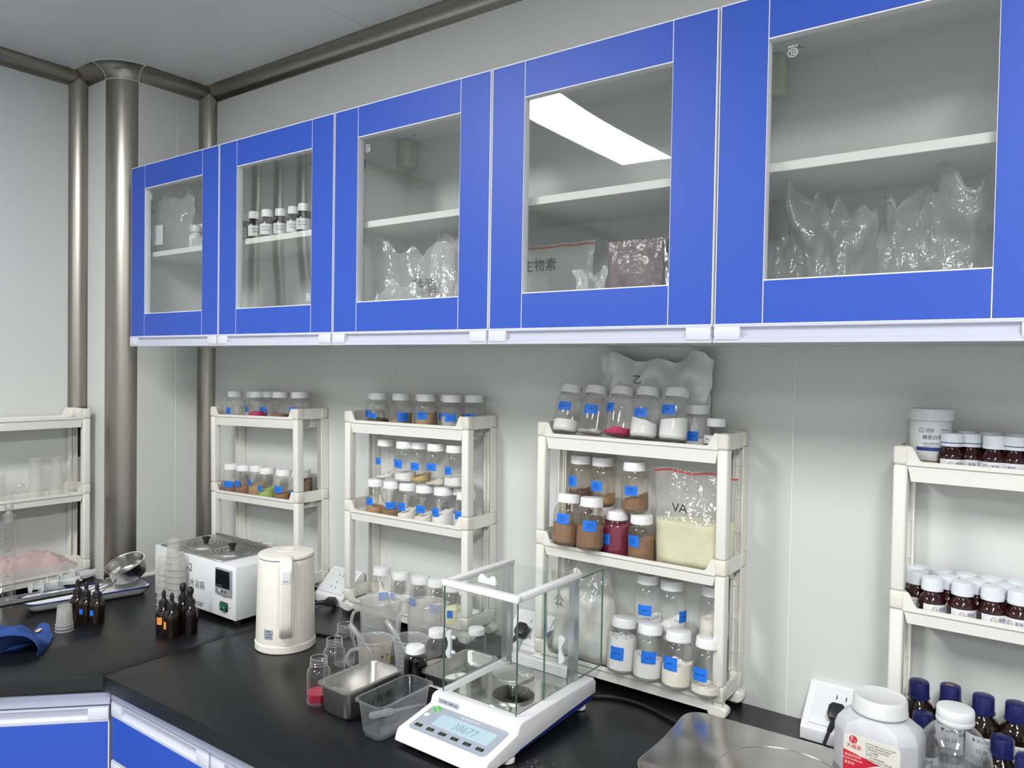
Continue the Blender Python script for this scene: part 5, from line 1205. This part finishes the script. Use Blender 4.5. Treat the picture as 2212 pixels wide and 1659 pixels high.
dropper('amber dropper bottle without sticker beside the small cup stack', 0.288, -0.553, group='amber dropper bottles')
dropper('amber dropper bottle with blue sticker, middle of the three', 0.331, -0.551, lab=(-0.75, 0.030, 0.010, 0.014, 'blue_sticker'), group='amber dropper bottles')
dropper('amber dropper bottle with blue sticker, closest to the bare worktop', 0.368, -0.541, lab=(-0.80, 0.030, 0.011, 0.014, 'blue_sticker'), group='amber dropper bottles')
dropper('black dropper bottle with a wide orange sticker and slim bulb', 0.590, -0.486, m='black_glass', lab=(-0.60, 0.036, 0.014, 0.018, 'orange_sticker'), h=0.074, group='black dropper bottles')
dropper('black dropper bottle with a narrow orange sticker in front', 0.630, -0.488, m='black_glass', lab=(-1.05, 0.032, 0.011, 0.018, 'orange_sticker'), h=0.074, group='black dropper bottles')
dropper('dark red dropper bottle with a round rubber bulb', 0.640, -0.446, 'round', 'black_glass', h=0.076, group='black dropper bottles')
dropper('dark dropper bottle with a round bulb behind the others', 0.598, -0.440, 'round', 'black_glass', h=0.078, group='black dropper bottles')
# ---- nested cups
_cup = {}
def cups(labels, x, y, z0, n, pitch, group, s=1.0):
    if 'c' not in _cup:
        _cup['c'] = ME(lathe([(0.0192, 0.0), (0.0186, 0.0012), (0.0180, 0.0014), (0.0150, 0.0430), (0.0145, 0.0445), (0.0, 0.0448)], 32), True, 50)
        _cup['r'] = ME(lathe([(0.0181, 0.0006), (0.0194, 0.0), (0.0194, 0.0012), (0.0182, 0.0018)], 32), True, 60)
    for k in range(n):
        pos = 'topmost' if k == n-1 else 'lowest' if k == 0 else ['', 'second', 'third', 'fourth', 'fifth', 'sixth', 'seventh', 'eighth', 'ninth'][k]+' from below,'
        t = thing('plastic_cup', pos+' '+labels, 'cup', (x, y, z0+k*pitch), (0, 0, k), group); t.scale = (s,)*3
        obj('wall', _cup['c'], 'cup_plastic', t); obj('rim', _cup['r'], 'frosted_mark', t)
for px, pyt, n, lb in ((354.5, 1203, 7, 'cup in the shortest upturned stack before the water bath'), (375.5, 1165, 10, 'cup in the tallest upturned stack before the water bath'), (386, 1193, 8, 'cup in the upturned stack beside the water bath lettering')):
    yy = -0.378 if n != 7 else -0.384
    q = gy(px, pyt, yy); h = q.z-zc(q.x)
    cups(lb, q.x, yy, zc(q.x)+0.0003, n, (h-0.045)/(n-1), lb.split(' in the ')[1])
cups('cup in the low upturned stack beside the amber bottles', 0.3635, -0.618, zc(0.363)+0.0003, 3, 0.0078, 'low cup stack beside the amber bottles', 1.08)
# ---- enamel tray, bowl, tools
mat('enamel_white', (0.80, 0.81, 0.83), 0.2, coat=0.4)
ta = -0.235
et = thing('enamel_tray', 'long white enamel tray with a navy rim', 'tray', (0.130, -0.455, zc(0.13)+0.0035), (0, 0, PI/2+ta))
rr = [rrect(0.285, 0.095, 0.022, 0.0), rrect(0.300, 0.110, 0.026, 0.008), rrect(0.318, 0.124, 0.030, 0.0225)]
ri = [rrect(0.315, 0.121, 0.030, 0.0225), rrect(0.297, 0.107, 0.026, 0.009), rrect(0.283, 0.093, 0.022, 0.0015)]
g = loft(rr, False); gi = loft(ri, False); m_ = len(rr[0])
obj('shell', cat((g[0], g[1]+[tuple(range(m_-1, -1, -1))]), (gi[0], gi[1]+[tuple(range(2*m_, 3*m_))])), 'enamel_white', et, ang=50)
rm = rrect(0.3165, 0.1225, 0.030, 0.0228); obj('rim', tube(rm+[rm[0]], 0.0022, 8, False), 'enamel_blue', et)
bo = thing('steel_bowl', 'small stainless steel saucepan bowl tilted on the enamel tray', 'bowl', (0.142, -0.340, 0.0225), (0, 0, 0))
MB_ = Matrix.Rotation(0.25, 4, 'Z') @ Matrix.Rotation(0.40, 4, 'X') @ Matrix.Translation((0, 0, -0.004))
pr = [(0, 0.0), (0.040, 0.0), (0.047, 0.004), (0.0495, 0.012), (0.0515, 0.044), (0.0545, 0.0455), (0.0550, 0.0470), (0.0520, 0.0472), (0.0500, 0.0445), (0.0480, 0.012), (0.0455, 0.0055), (0.040, 0.002), (0, 0.002)]
obj('bowl', xf(mv(lathe(pr, 56), 0, 0, 0.004), MB_), 'steel', bo, ang=40)
def rod(name, label, cat_, p, q, r, m='steel', flat=False):
    t = thing(name, label, cat_, p); d = Vector(q)-Vector(p)
    if flat:
        g = tube([(0, 0, 0), tuple(d*0.02), tuple(d*0.72), tuple(d*0.78), tuple(d*0.86), tuple(d*0.95), tuple(d)], [r*0.6, r, r*0.8, r*1.4, r*3.2, r*2.6, r*0.5], 10)
        obj('blade', g, m, t)
    else:
        obj('shaft', tube([(0, 0, 0), tuple(d*0.5), tuple(d)], r, 14), m, t)
    return t
rod('steel_tube', 'long steel tube laid across the enamel tray', 'tube', tuple(gz(-60, 1318, 0.034)), tuple(gz(160, 1278, 0.026)), 0.0072, 'steel_dull')
rod('glass_rod', 'clear glass rod alongside the long steel tube', 'rod', tuple(gz(-30, 1300, 0.040)), tuple(gz(140, 1270, 0.028)), 0.0034, 'glass_rim')
for k, (a, b) in enumerate((((0.190, -0.470, 0.010), (0.118, -0.362, 0.006)), ((0.178, -0.485, 0.012), (0.100, -0.360, 0.008)), ((0.205, -0.460, 0.008), (0.140, -0.392, 0.006)), ((0.160, -0.50, 0.010), (0.085, -0.365, 0.010)))):
    rod('spatula', 'thin steel spatula in the enamel tray, %s from the bowl' % ORD[k], 'spatula', a, b, 0.0022, 'steel', True)
def syringe(label, p, q, r=0.009):
    t = thing('syringe', label, 'syringe', p); d = Vector(q)-Vector(p); L = d.length; d.normalize()
    def T(lst, nm, m): obj(nm, tube([tuple(d*s) for s, _ in lst], [x for _, x in lst], 18), m, t, ang=40)
    T([(0, r*1.25), (0.0016, r*1.3), (0.0032, r*1.25)], 'thumb_rest', 'syringe_plastic')
    T([(0.003, r*0.55), (L*0.30, r*0.55)], 'plunger', 'syringe_plastic')
    T([(L*0.30, r*1.9), (L*0.30+0.002, r*1.9)], 'flange', 'syringe_plastic')
    T([(L*0.30+0.002, r), (L*0.92, r), (L*0.93, r*0.4), (L, r*0.25)], 'barrel', 'syringe_plastic')
    T([(L*0.42, r*0.9), (L*0.47, r*0.9)], 'seal', 'dark_plastic')
    return t
syringe('plastic syringe lying closest to the measuring cylinder', tuple(gz(64, 1271, 0.020)), tuple(gz(140, 1262, 0.012)), 0.0105)
syringe('plastic syringe lying in the middle of the enamel tray', tuple(gz(100, 1258, 0.026)), tuple(gz(178, 1252, 0.022)), 0.0115)
syringe('large plastic syringe pointing at the cart post', tuple(gz(128, 1247, 0.034)), tuple(gz(212, 1235, 0.026)), 0.0105)
# ---- measuring cylinder and beaker at the frame edge
gp = gz(19, 1299, -0.033)
gc_ = thing('measuring_cylinder', 'tall glass measuring cylinder with a round glass stopper', 'cylinder', (gp.x, gp.y, zc(gp.x)))
obj('tube', lathe([(0, 0.006), (0.0150, 0.006), (0.0165, 0.009), (0.0165, 0.225), (0.0150, 0.231), (0.0172, 0.246), (0.0180, 0.249)], 36), 'glassware', gc_, ang=50)
obj('foot', lathe([(0, 0), (0.024, 0), (0.025, 0.003), (0.018, 0.007), (0.0165, 0.010)], 36), 'glassware', gc_, ang=50)
clear('ground_glass', tint=(0.9, 0.9, 0.9), edge=(0.6, 0.6, 0.6), rough=0.25, refl=0.05, body=0.35, bodycol=(0.8, 0.8, 0.8))
obj('stopper', lathe([(0, 0.226), (0.0110, 0.226), (0.0130, 0.250), (0.0075, 0.254), (0.0055, 0.259), (0.0085, 0.263), (0.0115, 0.269), (0.0115, 0.275), (0.0085, 0.281), (0, 0.283)], 28), 'ground_glass', gc_, ang=50)
gs = []
for k in range(10):
    gs.append(mv(patch(0.006, 0.0007, 3, 1), 0, 0.04+0.018*k, 0))
    if k % 2 == 0: gs.append(mv(text(str(10*(10-k)), 0.0045), 0.007, 0.04+0.018*k, 0))
obj('graduations', wrap(cat(*gs), 0.0168, 0, face_cam(gp.x, gp.y)-0.5), 'print_black', gc_, smooth=False)
obj('tie', xf(lathe([(0.0068, -0.0012), (0.0080, 0), (0.0068, 0.0012)], 24), Matrix.Translation((0, 0, 0.2565))), 'tag', gc_)
gp2 = gz(-6, 1312, -0.03)
bk = thing('glass_beaker', 'low round glass beaker beside the measuring cylinder', 'beaker', (gp2.x+0.03, gp2.y-0.01, zc(gp2.x)))
obj('body', lathe([(0, 0.002), (0.030, 0.0), (0.034, 0.004), (0.035, 0.060), (0.0375, 0.064), (0.036, 0.065)], 44), 'glassware', bk, ang=50)
# ---- towel
def towel():
    NS, NA = 30, 26; secs = []
    P0, P1 = Vector((0.334, -0.654)), Vector((0.470, -0.776))          # tail tip, open mouth
    ax = (P1-P0).normalized(); pr_ = Vector((-ax.y, ax.x))
    for k in range(NS+1):
        t = k/NS; c = P0.lerp(P1, t)+pr_*(0.012*math.sin(t*PI))
        g = max(0.0, (t-0.30)/0.70); g = g*g*(3-2*g)
        wdt = 0.010+0.018*min(1, t/0.3)+0.026*g; ht = 0.006+0.046*g
        row_ = []
        for j in range(NA+1):
            s = -1+2*j/NA; a = s*PI*0.60
            fx, fz = s*wdt*1.1, 0.004*(1-s*s)+0.016*math.exp(-(t/0.10)**2)
            axx, azz = wdt*math.sin(a), ht*(0.30+0.70*math.cos(a)) if abs(s) < 0.83 else ht*0.02
            azz = ht*max(0.0, (math.cos(a)-math.cos(PI*0.6))/(1-math.cos(PI*0.6)))
            off = fx*(1-g)+axx*g; zz = fz*(1-g)+azz*g
            x = c.x+pr_.x*off; y = c.y+pr_.y*off
            row_.append((x, y, zz+0.004*nz((x, y, 0), 30, 2)*(0.3+g)+0.0012*nz((x, y, 0), 160, 3)))
        secs.append(row_)
    V = []; th = 0.0042
    for lay in (0, 1):
        for r_ in secs:
            for x, y, z in r_: V.append((x, y, max(0.0006, z)+zc(x)+(th if lay == 0 else 0)))
    n1 = NA+1; o2 = (NS+1)*n1; Fs = []
    for k in range(NS):
        for j in range(NA):
            a, b, c, d = k*n1+j, k*n1+j+1, (k+1)*n1+j+1, (k+1)*n1+j
            Fs.append((a, b, c, d)); Fs.append((o2+d, o2+c, o2+b, o2+a))
    def side_(l):
        for a, b in zip(l, l[1:]): Fs.append((a, b, o2+b, o2+a))
    side_([j for j in range(n1)]); side_([NS*n1+j for j in range(NA, -1, -1)]); side_([k*n1 for k in range(NS, -1, -1)]); side_([k*n1+NA for k in range(NS+1)])
    return V, Fs
tw = tag(obj('towel', towel(), 'towel', ang=70), 'crumpled blue cloth lying at the worktop corner', 'cloth')
obj('cloth_tag', xf(rbox(-0.010, 0.010, -0.005, 0.005, 0, 0.003, 0.001, 1), Matrix.Translation((0.352, -0.672, -0.006)) @ Matrix.Rotation(-0.85, 4, 'Z')), 'tag', tw)
def fold():
    V, Fs = [], []; n = 26
    for j in range(n+1):
        for i in range(n+1):
            u, v = -1+2*i/n, -1+2*j/n; q = max(0, 1-(u*u+v*v)**1.3)
            x, y = u*0.065, v*0.085; V.append((x, y, 0.050*q**0.7*(0.75+0.35*nz((x, y, 0), 28, 9))))
    for j in range(n):
        for i in range(n): Fs.append((j*(n+1)+i, j*(n+1)+i+1, (j+1)*(n+1)+i+1, (j+1)*(n+1)+i))
    return V, Fs
obj('back_fold', fold(), 'towel', tw, (0.335, -0.755, zc(0.34)+0.0005), (0, 0, -0.75), ang=70)

# ================================================================== BAGS
def bag_geo(w, h, t, seed, crumple=0.01, v0=0.0, v1=1.0, inset=0.0, nx=26, nv=26, flare=0.0, lump=0.55, wob=0.0, top=None, jag=0.0, pinch=0.0):
    def f(u, v, s):
        vv = v
        prof = (min(1, vv/0.10)**0.6)*(1-0.93*max(0, (vv-lump)/(1-lump))**0.8)
        b = (t/2-inset)*max(0, 1-abs(u)**3)**0.6*prof
        cx = u*(w/2-inset)*(1-0.10*prof*0.5+flare*vv)*(1-pinch*math.sin(PI*min(1, vv*1.15))**2)
        amp = crumple*(0.25+0.75*vv)
        n1 = nz((u*2.2, vv*2.6, 0), 1.0, seed); n2 = nz((u*5, vv*6, 1), 1.0, seed+3); n3 = 0.5-abs(nz((u*3.3, vv*3.7, 2), 1.0, seed+8))
        y = s*b+amp*(1.6*n1+0.7*n2+1.2*(n3-0.3))+wob*math.sin(u*7+seed)*vv
        x = cx+amp*0.8*nz((u*2, vv*3, 5), 1.0, seed+1)
        z = inset+(h-inset)*vv+amp*1.2*nz((u*2.5, vv*2, 9), 1.0, seed+2)*(1 if vv > 0.05 else 0)
        z += jag*vv**3*(1.6*nz((u*1.9, 0.3, 7), 1.0, seed+20)+0.7*nz((u*4.5, 0.3, 7), 1.0, seed+21))
        if vv < 0.02: z = inset
        if s > 0: y += amp*0.25*nz((u*6, vv*6, 4), 1.0, seed+11)
        return (x, y, max(0, z))
    V, Fs = [], []; row = nx+1
    for s in (-1, 1):
        for j in range(nv+1):
            for i in range(nx+1): V.append(f(-1+2*i/nx, v0+(v1-v0)*j/nv, s))
    o = row*(nv+1)
    for j in range(nv):
        for i in range(nx):
            a = j*row+i
            Fs.append((a, a+1, a+row+1, a+row)); Fs.append((o+a+row, o+a+row+1, o+a+1, o+a))
    for j in range(nv):
        a = j*row; Fs.append((a, a+row, o+a+row, o+a)); a += nx; Fs.append((a+row, a, o+a, o+a+row))
    for i in range(nx):
        Fs.append((i+1, i, o+i, o+i+1)); a = nv*row+i
        if v1 < 1.0: Fs.append((a, a+1, o+a+1, o+a))
    return V, Fs
def bag(label, x, y, z, w, h, t, seed, m='bag_film', rz=0.0, crumple=0.01, fill=None, zip_=None, writing=None, flare=0.0, lump=0.55, wob=0.0, tilt=0.0, group=None, paper=None, jag=0.0, pinch=0.0):
    import functools
    bag_geo_ = functools.partial(bag_geo, jag=jag, pinch=pinch)
    b = thing('plastic_bag', label, 'bag', (x, y, z), (tilt, 0, rz), group)
    obj('film', bag_geo_(w, h, t, seed, crumple, flare=flare, lump=lump, wob=wob), m, b, ang=80)
    if fill: obj('powder', bag_geo_(w, h, t, seed, crumple, 0.0, fill[1], 0.0016, flare=flare, lump=lump, wob=wob, nv=14), fill[0], b, ang=80)
    if zip_:
        g = bag_geo_(w, h, t, seed, crumple, 0.962, 0.976, -0.0008, flare=flare, lump=lump, wob=wob, nv=1); obj('zip_strip', g, zip_, b)
    if writing:
        s_, hh, u0, v0_ = writing
        g = text(s_, hh)
        src = bag_geo_(w, h, t, seed, crumple, flare=flare, lump=lump, wob=wob)[0]
        def yof(xx, zz):
            k = min(range(27*27), key=lambda q: (src[q][0]-xx)**2+(src[q][2]-zz)**2); return src[k][1]
        V = []
        yy = min(yof(u0+a*hh, v0_+c*hh) for a in (-2, -1, 0, 1, 2) for c in (-0.5, 0, 0.5))-0.0012
        for px, py, _ in g[0]: V.append((u0+px, yy, v0_+py))
        obj('handwriting', (V, g[1]), 'print_black', b, smooth=False)
    if paper: obj('paper_slip', mv(rbox(-paper[0]/2, paper[0]/2, -t/2-0.003, -t/2-0.0024, 0, paper[1], 0.0002, 1), paper[2], 0, paper[3]), 'paper', b)
    return b
# third cart
def bagpx(label, x0, x1, ytop, y, zb, t, seed, m, **k):
    """bag between two picture columns, its top edge at the given picture row, standing at depth y on height zb"""
    a, b = gy(x0, ytop, y), gy(x1, ytop, y)
    return bag(label, (a.x+b.x)/2, y, zb, b.x-a.x, (a.z+b.z)/2-zb, t, seed, m, **k)
bagpx('clear zip bag of pale yellow powder marked VA on the middle tray', 1418, 1592, 1016, -0.062, FLOOR[1]+0.001, 0.072, 3.0, 'bag_film', crumple=0.005, fill=('powder_yellow', 0.50), zip_='red_zip', writing=('VA', 0.017, -0.018, 0.130), lump=0.50, flare=0.06)
bagpx('crumpled milky bag standing behind the leaning jars', 1312, 1528, 772, -0.040, FLOOR[0]+0.001, 0.040, 11.0, 'bag_white', crumple=0.017, writing=('乙', 0.016, -0.030, 0.150), flare=0.12, lump=0.5, jag=0.020)
bagpx('small milky bag corner beside the upright jar on the top tray', 1440, 1545, 815, -0.024, FLOOR[0]+0.001, 0.022, 21.0, 'bag_white', crumple=0.006, lump=0.4, flare=-0.25)
bagpx('clear bag of cream powder on the bottom tray behind the balance', 1192, 1345, 1208, -0.062, FLOOR[2]+0.001, 0.072, 6.0, 'bag_film', crumple=0.011, fill=('powder_ivory', 0.66), writing=('公', 0.022, -0.045, 0.13), lump=0.62, flare=-0.30)
# wall cabinets
CB = ZB+0.0185
def atx(px, py, y): return gy(px, py, y).x
bagpx('crumpled clear bag with black scribble behind the third glass door', 802, 985, 535, -0.252, CB, 0.040, 5.0, 'bag_film', rz=0.0, crumple=0.010, writing=('酰酯', 0.034, 0.055, 0.110), lump=0.4, jag=0.03)
bagpx('milky bag with pink powder behind the third glass door', 928, 1022, 508, -0.215, CB, 0.070, 14.0, 'bag_milky', crumple=0.010, fill=('powder_palepink', 0.44), lump=0.6, flare=-0.25, jag=0.015)
bagpx('low crumpled clear bag in front of the scribbled bag', 812, 925, 615, -0.288, CB, 0.016, 24.0, 'bag_film', crumple=0.006, lump=0.5, jag=0.015)
bagpx('flat zip bag with handwriting behind the fourth glass door', 1120, 1286, 527, -0.170, CB, 0.024, 7.0, 'bag_milky', crumple=0.002, zip_='red_zip', writing=('生物素', 0.026, -0.030, 0.150), lump=0.8)
bagpx('small crumpled white bag between two zip bags', 1240, 1312, 586, -0.250, CB, 0.030, 31.0, 'bag_milky', crumple=0.010, lump=0.5, jag=0.012)
bagpx('flat pinkish zip bag standing behind the fourth glass door', 1311, 1442, 518, -0.200, CB, 0.022, 9.0, 'bag_pink', crumple=0.002, lump=0.8)
bagpx('silver foil pouch at the edge of the fourth glass door', 1436, 1490, 516, -0.225, CB, 0.036, 13.0, 'silver_foil', rz=0.1, crumple=0.006, lump=0.7)
bagpx('crumpled clear zip bag behind the fifth glass door, fanned open', 1722, 1888, 430, -0.215, CB, 0.040, 17.0, 'bag_film', rz=0.15, crumple=0.022, zip_='bag_milky', lump=0.3, flare=0.2, jag=0.035, pinch=0.32)
bagpx('wide crumpled milky zip bag behind the fifth glass door', 1890, 2150, 415, -0.222, CB, 0.060, 19.0, 'bag_film', rz=-0.2, crumple=0.024, zip_='bag_milky', lump=0.3, jag=0.04)
bagpx('low clear bag in the corner behind the fifth glass door', 1668, 1748, 492, -0.170, CB, 0.040, 27.0, 'bag_film', crumple=0.010, lump=0.5, flare=-0.3)
SH = 0.9835
bagpx('clear bag with a paper slip on the shelf behind the first door', 332, 412, 425, -0.268, SH, 0.030, 41.0, 'bag_film', rz=0.10, crumple=0.010, lump=0.5, paper=(0.050, 0.058, -0.040, 0.022), jag=0.02)
bagpx('small red-sealed bag on the shelf behind the first door', 415, 452, 512, -0.272, SH, 0.020, 43.0, 'bag_milky', crumple=0.003, zip_='red_zip', lump=0.6)
# bottles on the shelf of the first cabinet
wb_ = [('white plastic bottle behind the first glass door', 423, -0.245, 0.95), ('second white plastic bottle half hidden behind the first door', 441, -0.215, 1.05)]
for lb, px, y, s in wb_:
    t = thing('white_bottle', lb, 'bottle', (atx(px, 515, y), y, SH)); t.scale = (s,)*3
    obj('body', _b['dk'], 'white_plastic', t); obj('cap', _b['dkc'], 'cap', t)
    a = face_cam(t.location.x, y)
    st = obj('paper_label', wrap(patch(0.044, 0.026, 16, 1), 0.02025, 0.022, a), 'paper', t)
    obj('print', wrap(cat(mv(text('维生素', 0.005), 0, 0.004, 0), mv(text('样品', 0.005), 0, -0.004, 0)), 0.0205, 0.022, a), 'print_black', st, smooth=False)
wht = [(527, -0.272, 0.0), (549, -0.278, 0.35), (577.5, -0.275, -0.2), (607, -0.262, -0.2), (624, -0.235, 0.2), (634.5, -0.262, 0.0), (656.5, -0.272, -0.25), (672, -0.245, 0.2)]
for i, (px, y, u) in enumerate(wht):
    dark_bottle('dark bottle with white cap and label, %s along the shelf behind the second door' % ORD[i], atx(px, 490, y), y, SH, u, 0.93, False, 'black_glass', 'bottles on the shelf behind the second door', ['NRF-00175', '水果味香精'], 'cap')
for i, px in enumerate((562, 595)):
    dark_bottle('white-capped dark bottle in the shelf back row, %s of two' % ORD[i], atx(px, 490, -0.225), -0.225, SH, 0, 0.93, False, 'black_glass', 'bottles on the shelf behind the second door', [], 'cap') if False else None
# side cart contents
XC = -0.170; c0 = CART[0][2]
_cup['tall'] = ME(lathe([(0.0225, 0.0), (0.0220, 0.002), (0.0150, 0.060), (0.0145, 0.0625), (0.0205, 0.0630), (0.0210, 0.0640), (0.0205, 0.0648), (0, 0.0650)], 32), True, 50)
for i, (px, py) in enumerate(((77, 990), (122, 987), (163, 988))):
    q = gx(px, py, XC); t = thing('plastic_beaker', 'upturned tall plastic cup with a disc foot, %s from the open jar' % ORD[i], 'cup', (XC, q.y, c0+FLOOR[1])); 
    obj('body', _cup['tall'], 'cup_plastic', t); t.scale = (1, 1, (q.z-c0-FLOOR[1])/0.065)
q = gx(37, 1030, XC)
glass_jar('open clear jar on the side cart middle tray', XC+0.010, q.y, c0+FLOOR[1], h=0.062, r=0.0220)
q = gx(-2, 990, XC)
t = thing('plastic_beaker', 'clear straight-sided cup at the edge of the side cart', 'cup', (XC, q.y-0.006, c0+FLOOR[1]))
obj('body', lathe([(0, 0.001), (0.018, 0), (0.019, 0.003), (0.021, 0.095), (0.0215, 0.096)], 32), 'cup_plastic', t)
def film_heap():
    V, Fs = [], []; n, m_ = 44, 22
    for j in range(m_+1):
        for i in range(n+1):
            u, v = -1+2*i/n, -1+2*j/m_; q = max(0, 1-abs(u)**4)*max(0, 1-abs(v)**4)
            x, y = u*0.178, v*0.043
            z = 0.092*q**0.6*(0.62+0.30*nz((x, y, 0), 9, 3)+0.42*(0.4-abs(nz((x, y, 0), 20, 7)))+0.20*(0.4-abs(nz((x, y, 0), 55, 1))))
            V.append((x*(1+0.08*nz((x, y, 1), 20, 2)), y*(1+0.15*nz((x, y, 2), 15, 4)), z))
    for j in range(m_):
        for i in range(n): Fs.append((j*(n+1)+i, j*(n+1)+i+1, (j+1)*(n+1)+i+1, (j+1)*(n+1)+i))
    return V, Fs
fm = thing('plastic_film', 'crumpled pink stained plastic film on the side cart bottom tray', 'film', (CART[0][0]-CDP/2, CART[0][1]+CW/2+0.015, c0+FLOOR[2]+0.002), (0, 0, PI/2))
obj('sheet', film_heap(), 'film_pink', fm, ang=70)
obj('under_sheet', mv(film_heap(), 0.004, 0, -0.006) if False else ([(x*1.04+0.004, y*1.10, z*0.55+0.010) for x, y, z in film_heap()[0]], film_heap()[1]), 'bag_milky', fm, ang=70)
